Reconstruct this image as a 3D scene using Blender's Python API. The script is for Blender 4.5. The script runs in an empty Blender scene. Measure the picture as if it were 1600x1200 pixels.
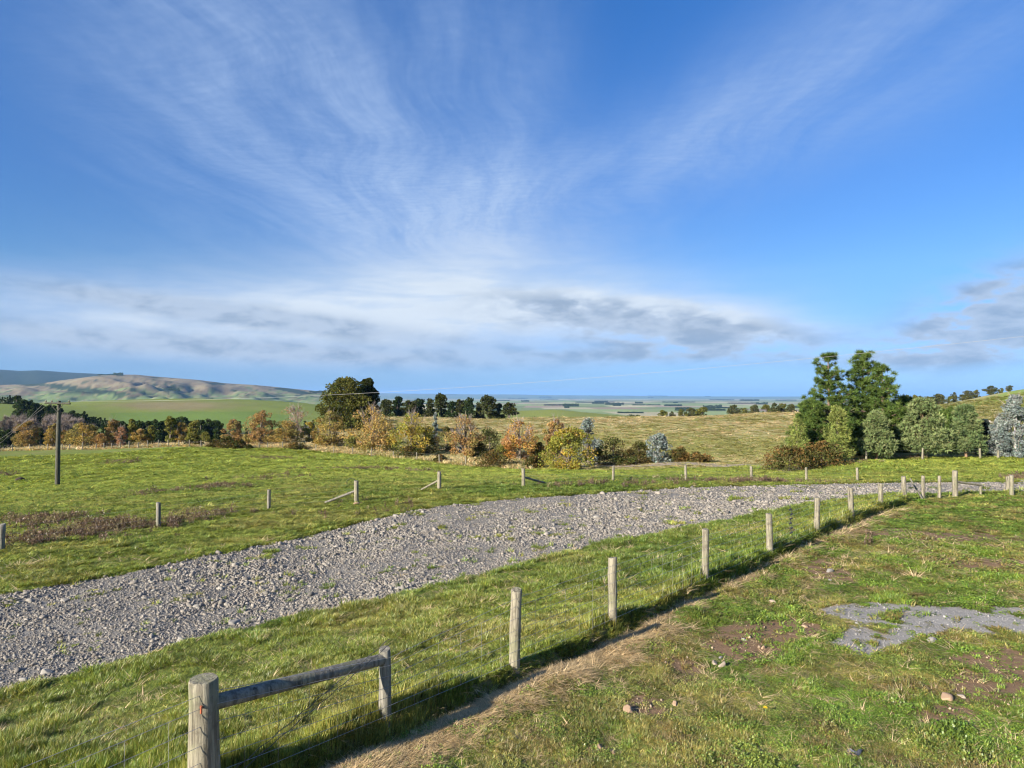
import bpy, math, random
import numpy as np
from mathutils import Vector

# ------------------------------------------------------------------ scene, camera, sky, sun
sc = bpy.context.scene
col = sc.collection
CAMZ = 3.75
F = 1000.0                                   # focal length in pixels of a 1600 px wide frame
PITCH = math.atan(20.0 / F)
cam_d = bpy.data.cameras.new('camera')
cam_d.sensor_width = 36.0
cam_d.lens = 36.0 * F / 1600.0
cam_d.clip_start = 0.1
cam_d.clip_end = 120000.0
cam = bpy.data.objects.new('camera', cam_d)
cam.location = (0, 0, CAMZ)
cam.rotation_euler = (math.pi / 2 + PITCH, 0, 0)
col.objects.link(cam)
sc.camera = cam

SUN_EL = math.radians(21.0)
LIGHT_AZ = math.radians(49.0)                # direction the light travels, clockwise from +Y
sun_d = bpy.data.lights.new('sun', 'SUN')
sun_d.energy = 5.0
sun_d.angle = math.radians(0.53)
sun_d.color = (1.0, 0.90, 0.76)
sun = bpy.data.objects.new('sun', sun_d)
ldir = Vector((math.sin(LIGHT_AZ) * math.cos(SUN_EL), math.cos(LIGHT_AZ) * math.cos(SUN_EL), -math.sin(SUN_EL)))
sun.rotation_euler = ldir.to_track_quat('-Z', 'Y').to_euler()
sun.location = (-20, -20, 20)
col.objects.link(sun)

sc.view_settings.view_transform = 'Standard'
sc.view_settings.look = 'None'
sc.view_settings.exposure = 1.35
sc.view_settings.gamma = 1.0
sc.view_settings.use_curve_mapping = False
sc.render.engine = 'CYCLES'
sc.cycles.use_denoising = True
sc.cycles.denoiser = 'OPENIMAGEDENOISE'
sc.cycles.denoising_input_passes = 'RGB_ALBEDO_NORMAL'
sc.cycles.denoising_prefilter = 'ACCURATE'
sc.cycles.filter_width = 1.2
sc.cycles.max_bounces = 5
sc.cycles.diffuse_bounces = 2
sc.cycles.glossy_bounces = 1
sc.cycles.transmission_bounces = 3
sc.cycles.transparent_max_bounces = 4
sc.cycles.volume_bounces = 0
sc.cycles.use_adaptive_sampling = True
sc.cycles.adaptive_threshold = 0.014
sc.cycles.adaptive_min_samples = 16


class NT:
    """small helper round a node tree"""
    def __init__(self, tree):
        self.t = tree; self.n = tree.nodes; self.l = tree.links
    def node(self, typ, **kw):
        n = self.n.new(typ)
        for k, v in kw.items():
            setattr(n, k, v)
        return n
    def put(self, sock, v):
        if isinstance(v, bpy.types.NodeSocket):
            self.l.new(v, sock)
        else:
            sock.default_value = v
    def math(self, op, a, b=None, c=None, clamp=False):
        n = self.node('ShaderNodeMath', operation=op, use_clamp=clamp)
        self.put(n.inputs[0], a)
        if b is not None: self.put(n.inputs[1], b)
        if c is not None: self.put(n.inputs[2], c)
        return n.outputs[0]
    def vmath(self, op, a, b=None, s=None):
        n = self.node('ShaderNodeVectorMath', operation=op)
        self.put(n.inputs[0], a)
        if b is not None: self.put(n.inputs[1], b)
        if s is not None: self.put(n.inputs[3], s)
        return n.outputs[0]
    def mix(self, fac, a, b, typ='MIX'):
        n = self.node('ShaderNodeMix', data_type='RGBA', blend_type=typ)
        self.put(n.inputs[0], fac)
        for s, v in ((n.inputs[6], a), (n.inputs[7], b)):
            if not isinstance(v, bpy.types.NodeSocket) and len(v) == 3: v = (*v, 1)
            self.put(s, v)
        return n.outputs[2]
    def noise(self, vec, scale, detail=4.0, rough=0.55, dist=0.0):
        n = self.node('ShaderNodeTexNoise')
        if vec is not None: self.l.new(vec, n.inputs['Vector'])
        n.inputs['Scale'].default_value = scale
        n.inputs['Detail'].default_value = detail
        n.inputs['Roughness'].default_value = rough
        n.inputs['Distortion'].default_value = dist
        return n.outputs[0]
    def ramp(self, x, lo, hi):
        n = self.node('ShaderNodeMapRange', interpolation_type='SMOOTHSTEP')
        self.put(n.inputs[0], x)
        n.inputs[1].default_value = lo; n.inputs[2].default_value = hi
        return n.outputs[0]


# ---- world: Nishita sky with high cirrus and low stratocumulus mixed in by sky direction
world = bpy.data.worlds.new('World')
sc.world = world
world.use_nodes = True
world.cycles.sampling_method = 'MANUAL'
world.cycles.sample_map_resolution = 256
W = NT(world.node_tree)
W.n.clear()
sky = W.node('ShaderNodeTexSky', sky_type='NISHITA')
sky.sun_disc = False
sky.sun_elevation = SUN_EL
sky.sun_rotation = LIGHT_AZ + math.pi
sky.altitude = 300.0
sky.air_density = 1.0
sky.dust_density = 0.35
sky.ozone_density = 2.2
tc = W.node('ShaderNodeTexCoord')
dvec = tc.outputs['Generated']
sep = W.node('ShaderNodeSeparateXYZ'); W.l.new(dvec, sep.inputs[0])
dx, dy, dz = sep.outputs
az = W.math('ARCTAN2', dx, dy)               # azimuth, clockwise from +Y (radians)
el = W.math('ARCSINE', dz)
zc = W.math('MAXIMUM', dz, 0.02)
cmb = W.node('ShaderNodeCombineXYZ')
W.l.new(W.math('DIVIDE', dx, zc), cmb.inputs[0]); W.l.new(W.math('DIVIDE', dy, zc), cmb.inputs[1])
plane = cmb.outputs[0]                       # point of the cloud sheet overhead


def sky_blob(a0, e0, wa, we, slope=0.0, pw=1.0):
    """soft elongated patch centred at azimuth a0, elevation e0 (degrees)"""
    da = W.math('SUBTRACT', az, math.radians(a0))
    de = W.math('SUBTRACT', W.math('SUBTRACT', el, math.radians(e0)), W.math('MULTIPLY', da, slope))
    u = W.math('DIVIDE', da, math.radians(wa)); v = W.math('DIVIDE', de, math.radians(we))
    q = W.math('ADD', W.math('MULTIPLY', u, u), W.math('MULTIPLY', v, v))
    return W.math('EXPONENT', W.math('MULTIPLY', q, -pw))


def total(xs):
    s = xs[0]
    for x in xs[1:]: s = W.math('ADD', s, x)
    return s


def mapped(vec, scale, rot=0.0, loc=(0, 0, 0)):
    m = W.node('ShaderNodeMapping'); W.l.new(vec, m.inputs[0])
    m.inputs['Scale'].default_value = scale; m.inputs['Rotation'].default_value = (0, 0, rot); m.inputs['Location'].default_value = loc
    return m.outputs[0]


ae = W.node('ShaderNodeCombineXYZ'); W.l.new(az, ae.inputs[0]); W.l.new(el, ae.inputs[1])
# clear-air colour of this cold bright day: the Nishita sky graded by elevation only
cr = W.node('ShaderNodeValToRGB'); W.l.new(W.math('DIVIDE', el, math.radians(60)), cr.inputs[0])
stops = ((0.0, (0.33, 0.58, 1.26)), (0.07, (0.39, 0.62, 1.12)), (0.17, (0.49, 0.77, 1.10)), (0.28, (0.44, 0.77, 1.22)), (0.52, (0.33, 0.82, 1.42)), (1.0, (0.33, 0.82, 1.42)))
for k_, (p_, c_) in enumerate(stops):
    e_ = cr.color_ramp.elements[k_] if k_ < 1 else (cr.color_ramp.elements[1] if k_ == 1 else cr.color_ramp.elements.new(p_))
    e_.position = p_; e_.color = (*(v * 0.5 for v in c_), 1)
skyc = W.vmath('SCALE', W.mix(1.0, sky.outputs[0], cr.outputs[0], 'MULTIPLY'), s=2.0)
# high cirrus: streaks drawn out along the wind in the plane of the sheet
warp = W.node('ShaderNodeTexNoise'); W.l.new(plane, warp.inputs['Vector']); warp.inputs['Scale'].default_value = 0.45; warp.inputs['Detail'].default_value = 2
wv = W.vmath('ADD', plane, W.vmath('SCALE', W.vmath('SUBTRACT', warp.outputs['Color'], (0.5, 0.5, 0.5)), s=1.3))
streak = W.noise(mapped(wv, (1.9, 0.42, 1), math.radians(-24)), 1.0, 7, 0.66, 0.15)
ripple = W.noise(mapped(wv, (13.0, 30.0, 1), math.radians(28)), 1.0, 2, 0.6, 0.0)
cir_mask = total([W.math('MULTIPLY', sky_blob(-25, 27, 11, 12, -0.3), 1.1), W.math('MULTIPLY', sky_blob(-13, 21, 11, 8, -0.5), 0.95), W.math('MULTIPLY', sky_blob(-4, 14.5, 13, 5), 0.85),
                  W.math('MULTIPLY', sky_blob(14, 20, 17, 4.2, 0.26), 0.72), W.math('MULTIPLY', sky_blob(30, 26, 15, 6, 0.25), 0.6),
                  W.math('MULTIPLY', sky_blob(1, 24, 5, 9, 1.3), 0.65), W.math('MULTIPLY', sky_blob(-6, 31, 6, 7), 0.55)])
front = W.ramp(dy, -0.1, 0.35)
cir_mask = W.math('ADD', W.math('MULTIPLY', cir_mask, front), W.math('MULTIPLY', 0.45, W.math('SUBTRACT', 1.0, front)))
cir = W.math('MULTIPLY', cir_mask, W.math('ADD', W.math('MULTIPLY', W.ramp(streak, 0.22, 0.80), 0.80), 0.12))
cir = W.math('MULTIPLY', cir, W.math('ADD', 0.72, W.math('MULTIPLY', ripple, 0.56)))
# bright veil low over the plain
lown = W.noise(mapped(ae.outputs[0], (5.0, 30.0, 1), math.radians(3)), 1.0, 4, 0.6, 0.3)
veil_mask = total([W.math('MULTIPLY', sky_blob(-5, 8.0, 19, 3.3), 1.15), W.math('MULTIPLY', sky_blob(15, 6.8, 11, 1.7, -0.12), 1.2), W.math('MULTIPLY', sky_blob(-26, 5.8, 18, 2.6), 0.85), W.math('MULTIPLY', sky_blob(-3, 12, 9, 3.2), 0.40)])
veil_mask = W.math('ADD', W.math('MULTIPLY', veil_mask, front), W.math('MULTIPLY', W.math('SUBTRACT', 1.0, front), W.math('MULTIPLY', W.ramp(el, 0.3, 0.08), 0.4)))
veil = W.math('MULTIPLY', veil_mask, W.math('ADD', 0.55, W.math('MULTIPLY', W.ramp(lown, 0.28, 0.66), 0.45)))
# grey stratocumulus bands near the horizon
bandn = W.noise(mapped(ae.outputs[0], (6.0, 34.0, 1), math.radians(-4), (0.7, 2.2, 0)), 1.0, 4, 0.6, 0.4)
lump = W.noise(mapped(ae.outputs[0], (13.0, 34.0, 1), 0, (4.7, 0.2, 0)), 1.0, 5, 0.58, 0.2)
g1 = total([W.math('MULTIPLY', sky_blob(-22, 6.6, 14, 0.85, -0.09, 1.0), 1.7), W.math('MULTIPLY', sky_blob(-32, 4.4, 22, 0.9, -0.05), 0.8), W.math('MULTIPLY', sky_blob(-14, 3.6, 22, 1.2, -0.02), 0.6)])
g2 = total([W.math('MULTIPLY', sky_blob(8, 7.0, 9, 1.6, -0.12, 1.0), 1.7), W.math('MULTIPLY', sky_blob(16, 5.3, 9, 1.4, -0.10), 1.5), W.math('MULTIPLY', sky_blob(12, 3.7, 13, 0.8, 0.0), 0.7),
            W.math('MULTIPLY', sky_blob(37.5, 6.2, 5.5, 2.6, 0.30, 1.0), 1.9), W.math('MULTIPLY', sky_blob(35, 3.6, 8, 1.2, 0.05), 1.1)])
ring = W.math('MULTIPLY', W.math('SUBTRACT', 1.0, front), W.math('MULTIPLY', W.ramp(el, 0.02, 0.06), W.ramp(el, 0.16, 0.09)))
grey = W.math('ADD', W.math('MULTIPLY', W.math('MULTIPLY', g1, front), W.ramp(bandn, 0.02, 0.40)),
              W.math('MULTIPLY', W.math('MAXIMUM', W.math('MULTIPLY', g2, front), W.math('MULTIPLY', ring, 0.6)), W.ramp(lump, 0.30, 0.58)))
K = 1.0 / 0.053
EXPO = 2 ** -sc.view_settings.exposure
c0 = W.mix(W.math('MINIMUM', W.math('MULTIPLY', cir, 0.80), 0.80), skyc, tuple(v * K * EXPO for v in (0.46, 0.62, 0.90)))
c1 = W.mix(W.math('MINIMUM', W.math('MULTIPLY', veil, 0.98), 0.96), c0, tuple(v * K * EXPO for v in (0.76, 0.85, 0.95)))
c2 = W.mix(W.math('MINIMUM', W.math('MULTIPLY', grey, 0.95), 0.90), c1, W.mix(W.ramp(lump, 0.42, 0.66), tuple(v * K * EXPO for v in (0.50, 0.61, 0.77)), tuple(v * K * EXPO for v in (0.31, 0.42, 0.58))))
bg = W.node('ShaderNodeBackground'); bg.inputs['Strength'].default_value = 0.053
W.l.new(c2, bg.inputs['Color'])
wo = W.node('ShaderNodeOutputWorld'); W.l.new(bg.outputs[0], wo.inputs[0])

# ------------------------------------------------------------------ numeric helpers
def hash2(ix, iy, seed):
    h = (ix.astype(np.int64) * 374761393 + iy.astype(np.int64) * 668265263 + seed * 1442695041) & 0xFFFFFFFF
    h = ((h ^ (h >> 13)) * 1274126177) & 0xFFFFFFFF
    return ((h ^ (h >> 16)) & 0xFFFF) / 65535.0


def vnoise(x, y, seed=0):
    x = np.asarray(x, float); y = np.asarray(y, float)
    ix = np.floor(x); iy = np.floor(y); fx = x - ix; fy = y - iy
    fx = fx * fx * (3 - 2 * fx); fy = fy * fy * (3 - 2 * fy)
    a = hash2(ix, iy, seed); b = hash2(ix + 1, iy, seed); c = hash2(ix, iy + 1, seed); d = hash2(ix + 1, iy + 1, seed)
    return (a * (1 - fx) + b * fx) * (1 - fy) + (c * (1 - fx) + d * fx) * fy


def fbm(x, y, seed=0, octv=4, rough=0.5):
    s = 0; amp = 1; tot = 0
    for k in range(octv):
        s = s + amp * vnoise(x * 2 ** k, y * 2 ** k, seed + 17 * k); tot += amp; amp *= rough
    return s / tot


def sstep(x, a, b):
    t = np.clip((np.asarray(x, float) - a) / (b - a), 0, 1)
    return t * t * (3 - 2 * t)


def ray(px, py):
    v = (600 - py) / F
    return (px - 800) / F, math.cos(PITCH) - v * math.sin(PITCH), math.sin(PITCH) + v * math.cos(PITCH)


def at(px, py, Y):
    """world point seen at photo pixel (px, py) at forward distance Y"""
    rx, ry, rz = ray(px, py)
    return Vector((rx / ry * Y, Y, CAMZ + rz / ry * Y))


def project(x, y, z):
    y = np.maximum(y, 0.05)
    dz = z - CAMZ
    cy = y * math.cos(PITCH) + dz * math.sin(PITCH)
    cz = -y * math.sin(PITCH) + dz * math.cos(PITCH)
    cy = np.maximum(cy, 0.05)
    return 800 + F * x / cy, 600 - F * cz / cy


def inpoly(px, py, poly):
    res = np.zeros(np.shape(px), bool)
    n = len(poly)
    for i in range(n):
        x1, y1 = poly[i]; x2, y2 = poly[(i + 1) % n]
        c = (y1 > py) != (y2 > py)
        res ^= c & (px < (x2 - x1) * (py - y1) / ((y2 - y1) or 1e-9) + x1)
    return res


# ------------------------------------------------------------------ the lie of the land
CP = []      # control points (x, y, z)
def cw(*pts):
    for p in pts: CP.append(p)
def cpx(*pts):
    for px, py, Y in pts: CP.append(tuple(at(px, py, Y)))
cw((0, 4, 0), (4, 6, 0), (8, 9, 0), (3, 9.5, 0.0), (8, 14, 0.0), (14, 14, 0), (12, 19, -0.1), (20, 20, -0.1), (16, 24, -0.33), (22, 26, -0.35), (30, 24, -0.3), (40, 15, 0), (15, 5, 0), (-4, 4, 0))
cw((-6, 4, 0), (-4, 7, -0.02), (-8, 7, -0.2), (-2, 11, -0.10), (3, 15, -0.12), (9, 20, -0.22), (-14, 5, -0.4))
cw((-11, 13, -0.7), (-6, 14, -0.55), (0, 20, -0.6), (-5.5, 20, -0.8), (6, 26, -0.75), (12, 30, -0.75), (22, 33, -0.75), (35, 34, -0.7), (-22, 10, -0.9))
cpx((0, 860, 19.8), (248, 825, 23.2), (420, 796, 27), (557, 785, 28.8), (686, 766, 32.5), (818, 762, 33.5), (958, 753, 35.7), (1072, 751, 36.3), (1174, 751, 36.3), (1340, 751.5, 36.6), (1600, 750, 37))
cpx((92, 757, 58), (-150, 770, 55), (0, 790, 38), (250, 760, 48), (400, 748, 52), (560, 738, 56), (700, 745, 48), (850, 744, 50), (1000, 744, 49), (1150, 742, 47), (1350, 733, 49), (1550, 733, 49), (1700, 733, 49))
cpx((-200, 706, 122), (0, 705, 118), (150, 703, 118), (380, 701, 112), (494, 704, 106), (551, 711, 98), (615, 718, 90), (687, 725, 82), (728, 730, 78), (820, 734, 73), (900, 736, 70), (1000, 735, 66), (1100, 733, 63), (1200, 729, 60))
cpx((0, 724, 88), (200, 722, 86), (400, 719, 82), (600, 722, 78))
cpx((1260, 738, 54), (1350, 720, 62), (1440, 718, 62), (1600, 717, 62), (1800, 716, 62), (1300, 712, 68), (1450, 708, 75), (1600, 705, 75))
cpx((583, 700, 108), (440, 690, 122), (300, 692, 128), (100, 695, 130), (727, 714, 92), (813, 720, 84), (1050, 721, 72), (1150, 722, 70))
# the tan hillside behind the hedge trees
cpx((1000, 706, 90), (1000, 690, 118), (1000, 668, 170), (1000, 651, 235), (1200, 706, 85), (1200, 685, 120), (1200, 662, 180), (1200, 646, 245), (1320, 645, 245), (850, 705, 100), (850, 685, 140), (850, 664, 195), (850, 652, 240),
    (700, 694, 118), (700, 670, 175), (700, 653, 240), (600, 680, 140), (600, 662, 195), (600, 652, 245), (520, 668, 165))
cpx((1400, 690, 100), (1400, 660, 170), (1420, 642, 250), (1480, 632, 270), (1540, 618, 290), (1600, 608, 305), (1750, 596, 310), (1550, 660, 170), (1700, 650, 170), (1500, 640, 430), (1650, 622, 460))
cpx((1000, 660, 330), (1200, 657, 330), (850, 662, 330), (700, 662, 330), (870, 640, 430), (700, 641, 430), (1000, 650, 430), (1200, 655, 430), (870, 656, 640), (1100, 656, 640), (600, 650, 420))
# valley and the green hill on the left
cpx((400, 700, 165), (250, 704, 175), (80, 706, 180), (-150, 708, 180), (420, 678, 260), (250, 682, 260), (60, 680, 250), (-150, 672, 250), (40, 652, 340), (-150, 640, 350), (20, 632, 430), (-150, 622, 450), (300, 657, 390), (150, 655, 390), (460, 655, 400),
    (300, 622.5, 650), (140, 627, 600), (400, 626, 640), (500, 634, 620), (60, 634, 560), (-100, 620, 600), (580, 645, 640))
CP = np.array(CP)
# wider surroundings outside the frame
for a_deg in (-85, -65, 65, 85):
    for r_, h_ in ((6, 3.75), (20, 4.2 if a_deg < 0 else 3.8), (60, 8.5 if a_deg < 0 else 5.0), (120, 9.5 if a_deg < 0 else 5.0), (260, 13 if a_deg < 0 else 3.0), (600, 4 if a_deg < 0 else 2.0)):
        a_ = math.radians(a_deg)
        CP = np.vstack([CP, (r_ * math.sin(a_), r_ * math.cos(a_), CAMZ - h_)])


def tcoord(x, y):
    a = np.arctan2(x, y); r = np.maximum(np.hypot(x, y), 3.0)
    return np.stack([2.6 * a, np.log(r)], -1)


_C = tcoord(CP[:, 0], CP[:, 1])
def _phi(d2):
    return 0.5 * d2 * np.log(d2 + 1e-9)
_d2 = ((_C[:, None] - _C[None]) ** 2).sum(-1)
_n = len(CP)
_A = np.zeros((_n + 3, _n + 3))
_A[:_n, :_n] = _phi(_d2) + np.eye(_n) * 0.004
_A[:_n, _n] = 1; _A[:_n, _n + 1:] = _C
_A[_n:, :_n] = _A[:_n, _n:].T
_w = np.linalg.solve(_A, np.concatenate([CP[:, 2], [0, 0, 0]]))

FENCE_A = np.array([-7.77 + 0.92 * 3.0, 3.0]); FENCE_B = np.array([-7.77 + 0.92 * 25.6, 25.6])
FDIR = (FENCE_B - FENCE_A) / np.linalg.norm(FENCE_B - FENCE_A)
FNRM = np.array([FDIR[1], -FDIR[0]])          # to the right of the fence


def fence_sd(x, y):
    """distance right of the fence line, and distance along it"""
    ux = x - FENCE_A[0]; uy = y - FENCE_A[1]
    return ux * FNRM[0] + uy * FNRM[1], ux * FDIR[0] + uy * FDIR[1]


def far_land(a, r):
    """plain and distant ranges (z relative to the camera)"""
    px = 800 + F * np.tan(np.clip(a, -1.2, 1.2))
    z = np.full(np.shape(a), -62.0)
    # front range on the left
    xs = np.array([-900, -300, 0, 60, 110, 160, 220, 260, 310, 350, 400, 450, 500, 540, 600, 3000])
    up = np.array([30, 26, 18, 20, 27, 33, 33, 30, 26, 21, 18, 13, 8, 2, -11, -12])
    crest = np.interp(px, xs, up) / F * 5200 * np.cos(a) + 62
    t = (r - 5200) / np.where(r < 5200, 2500, 1500)
    fold = 1 + 2.0 * (fbm(a * 26, np.log(r) * 10, 5, 5, 0.5) - 0.5) - 0.25 * np.abs(fbm(a * 60, np.log(r) * 14, 6, 3, 0.5) - 0.5)
    m = np.exp(-t * t * 1.6)
    z = z + np.maximum(crest, 0) * m * (1 - (1 - m) * 0.0) * (1 + (fold - 1) * np.clip(1.0 - m, 0.0, 0.8))
    xs2 = np.array([-900, -200, 0, 30, 60, 100, 165, 200, 260, 330, 3000])
    up2 = np.array([52, 46, 42, 40, 41, 38, 35, 28, 14, -6, -6])
    crest2 = np.interp(px, xs2, up2) / F * 8500 * np.cos(a) + 62
    t2 = (r - 8500) / 1800
    z = np.maximum(z, -62 + np.maximum(crest2, 0) * np.exp(-t2 * t2))
    # very far low range
    t3 = (r - 24000) / 4000
    up3 = np.interp(px, [-900, 300, 520, 620, 800, 1000, 1250, 1700], [5, 5, 6.5, 5.5, 3.6, 1.5, 0.3, 0.0]) + 1.2 * (fbm(a * 30, a * 0, 9) - 0.5)
    z = np.maximum(z, -62 + np.maximum(up3 / F * 24000 * np.cos(a) + 62, 0) * np.exp(-t3 * t3))
    return z + CAMZ + 5 * (fbm(a * 14, np.log(r) * 6, 3) - 0.5)


def ground_z(x, y, fine=True):
    x = np.asarray(x, float); y = np.asarray(y, float)
    shp = x.shape
    x = x.ravel(); y = y.ravel()
    out = np.empty(x.size)
    for s in range(0, x.size, 40000):
        xs = x[s:s + 40000]; ys = y[s:s + 40000]
        c = tcoord(xs, ys)
        d2 = ((c[:, None] - _C[None]) ** 2).sum(-1)
        out[s:s + 40000] = _phi(d2) @ _w[:_n] + _w[_n] + c @ _w[_n + 1:]
    a = np.arctan2(x, y); r = np.hypot(x, y)
    back = sstep(np.abs(a), math.radians(72), math.radians(110))
    out = out * (1 - back) + (0.0 - 0.004 * np.maximum(r - 20, 0)) * back
    far = sstep(np.log(np.maximum(r, 1)), math.log(720), math.log(1500))
    if (far > 0).any():
        out = out * (1 - far) + far_land(a, r) * far
    near = 1 - sstep(r, 60, 200)
    # uneven pasture
    sd, al = fence_sd(x, y)
    inrun = sstep(al, -4, 0) * (1 - sstep(al, 30.0, 31.5))
    left = 1 - sstep(sd, 0.03, 0.17)
    out = out + inrun * 0.21 * left * np.exp(-np.maximum(-sd, 0) / 2.2)                     # bank under the fence
    out = out + inrun * 0.07 * np.exp(-((sd - 0.45) / 0.28) ** 2) * (0.4 + 1.2 * vnoise(al * 1.3, al * 0 + 3, 4))
    lump_amp = 0.10 * sstep(-sd, 0.3, 3.0) + 0.035
    out = out + near * lump_amp * (fbm(x * 0.9, y * 0.9, 11, 3) - 0.5) + near * 0.35 * sstep(r, 25, 60) * (fbm(x * 0.13, y * 0.13, 12, 3) - 0.5)
    mid = sstep(r, 70, 140) * (1 - far)
    out = out + mid * 1.2 * (fbm(x * 0.035, y * 0.035, 14, 4) - 0.5)
    return out.reshape(shp)


def gz(x, y):
    return float(ground_z(np.array([x]), np.array([y]))[0])


_YS = np.exp(np.linspace(math.log(3.5), math.log(900), 900))
def ground_at(px, py):
    """world point where the sight line through a photo pixel first meets the ground"""
    rx, ry, rz = ray(px, py)
    z = ground_z(rx / ry * _YS, _YS)
    below = CAMZ + rz / ry * _YS < z
    i = int(np.argmax(below)) if below.any() else len(_YS) - 1
    i = max(i, 1)
    f0 = CAMZ + rz / ry * _YS[i - 1] - z[i - 1]; f1 = CAMZ + rz / ry * _YS[i] - z[i]
    t = f0 / (f0 - f1) if f0 != f1 else 0
    Y = _YS[i - 1] + t * (_YS[i] - _YS[i - 1])
    X = rx / ry * Y
    return Vector((X, Y, gz(X, Y)))


def on_ground(px, Y):
    X = (px - 800) / F * Y / math.cos(PITCH)
    return Vector((X, Y, gz(X, Y)))


# land cover described where it lies (photo pixels stand for the ground they show)
GRAVEL = [(-400, 985), (-100, 948), (0, 930), (150, 905), (300, 873), (450, 845), (560, 818), (650, 796), (780, 781), (1000, 766), (1200, 758), (1400, 754), (1700, 753), (1700, 768), (1560, 770), (1440, 772), (1385, 772),
          (1290, 784), (1200, 801), (1090, 823), (930, 852), (800, 889), (650, 925), (480, 962), (300, 1002), (130, 1052), (0, 1083), (-300, 1170)]
PATCH = [(1268, 952), (1350, 938), (1440, 946), (1700, 952), (1700, 1000), (1600, 994), (1480, 985), (1425, 1000), (1345, 1027), (1285, 1006), (1335, 975)]


def wob(x, y, amp, seed=0, s=1.6):
    return (fbm(x * s, y * s, seed, 4, 0.6) - 0.5) * 2 * amp


def blob(px, py, cx, cy, rx, ry):
    return np.exp(-(((px - cx) / rx) ** 2 + ((py - cy) / ry) ** 2))


def cover(x, y, z):
    """weights: gravel, fine gravel patch, bare soil, straw"""
    px, py = project(x, y, z)
    r = np.hypot(x, y)
    k = 6.0 / np.maximum(r, 4) * 20
    front = (y > 2) & (r < 60)
    wx = px + wob(x, y, k, 21); wy = py + wob(x, y, k * 0.45, 22)
    grav = inpoly(wx, wy, GRAVEL) & front
    patch = inpoly(wx, wy, PATCH) & front & (fbm(x * 2.2, y * 2.2, 23) < 0.59)
    sd, al = fence_sd(x, y)
    soil = np.zeros(np.shape(x))
    for (cx, cy, rx, ry, s) in ((1165, 1005, 85, 32, 1.1), (1060, 1040, 55, 25, .8), (1235, 985, 60, 30, .8), (1565, 1055, 95, 48, 1.0), (1300, 893, 60, 22, .9), (1010, 1110, 55, 25, .7), (1480, 840, 140, 10, .8),
                                (1540, 880, 120, 18, .7), (1470, 1120, 70, 25, .7), (1390, 832, 60, 8, .8), (1200, 930, 40, 14, .5), (930, 1170, 60, 18, .6), (1560, 1190, 90, 20, .5)):
        soil = np.maximum(soil, s * blob(px, py, cx, cy, rx, ry))
    soil = soil * (sd > 0.5) * front
    soil = sstep(soil + 0.10 * ((sd > .5) & (r < 32)) + 0.85 * (fbm(x * 2.6, y * 2.6, 24, 4, .6) - 0.5), 0.38, 0.72)
    wdt = 0.16 + 0.62 * np.exp(-((al - 3.2) / 2.8) ** 2) + 0.30 * np.exp(-((al - 9) / 1.5) ** 2) + 0.25 * np.exp(-((al - 21) / 1.2) ** 2)
    straw = sstep(wdt * (0.2 + 1.7 * fbm(x * 1.2, y * 1.2, 25)) + 0.5 * (fbm(x * 3.5, y * 3.5, 27) - 0.5) - (sd - 0.26), -0.16, 0.26) * (sd > 0.24 + 0.2 * (vnoise(al * 2.3, al * 0, 26) - 0.5)) * (al > -3) * (al < 27)
    return grav, patch, soil, straw


# ------------------------------------------------------------------ mesh helpers
def mesh_np(name, verts, faces, mat=None, cols=None, smooth=False, k=None):
    """faces: (n,3) or (n,4) int array; cols: per-vertex rgb"""
    me = bpy.data.meshes.new(name)
    verts = np.asarray(verts, np.float32); faces = np.asarray(faces, np.int32)
    n, kk = faces.shape
    me.vertices.add(len(verts)); me.vertices.foreach_set('co', verts.ravel())
    me.loops.add(n * kk); me.loops.foreach_set('vertex_index', faces.ravel())
    me.polygons.add(n); me.polygons.foreach_set('loop_start', np.arange(0, n * kk, kk, dtype=np.int32))
    if smooth: me.polygons.foreach_set('use_smooth', np.ones(n, bool))
    if cols is not None:
        at_ = me.attributes.new('Col', 'FLOAT_COLOR', 'POINT')
        c4 = np.ones((len(verts), 4), np.float32); c4[:, :3] = cols
        at_.data.foreach_set('color', c4.ravel())
    me.update(calc_edges=True)
    if mat: me.materials.append(mat)
    return me


def link(name, me, parent=None, loc=(0, 0, 0), rot=(0, 0, 0), scale=(1, 1, 1)):
    o = bpy.data.objects.new(name, me)
    o.location = loc; o.rotation_euler = rot; o.scale = scale
    if parent is not None: o.parent = parent
    col.objects.link(o)
    return o


def tag(o, label=None, cat=None, group=None, kind=None):
    if label: o['label'] = label
    if cat: o['category'] = cat
    if group: o['group'] = group
    if kind: o['kind'] = kind
    return o


def empty(name, loc, rz=0.0):
    o = link(name, None, None, loc, (0, 0, rz))
    o.empty_display_size = 0.2
    return o


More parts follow.
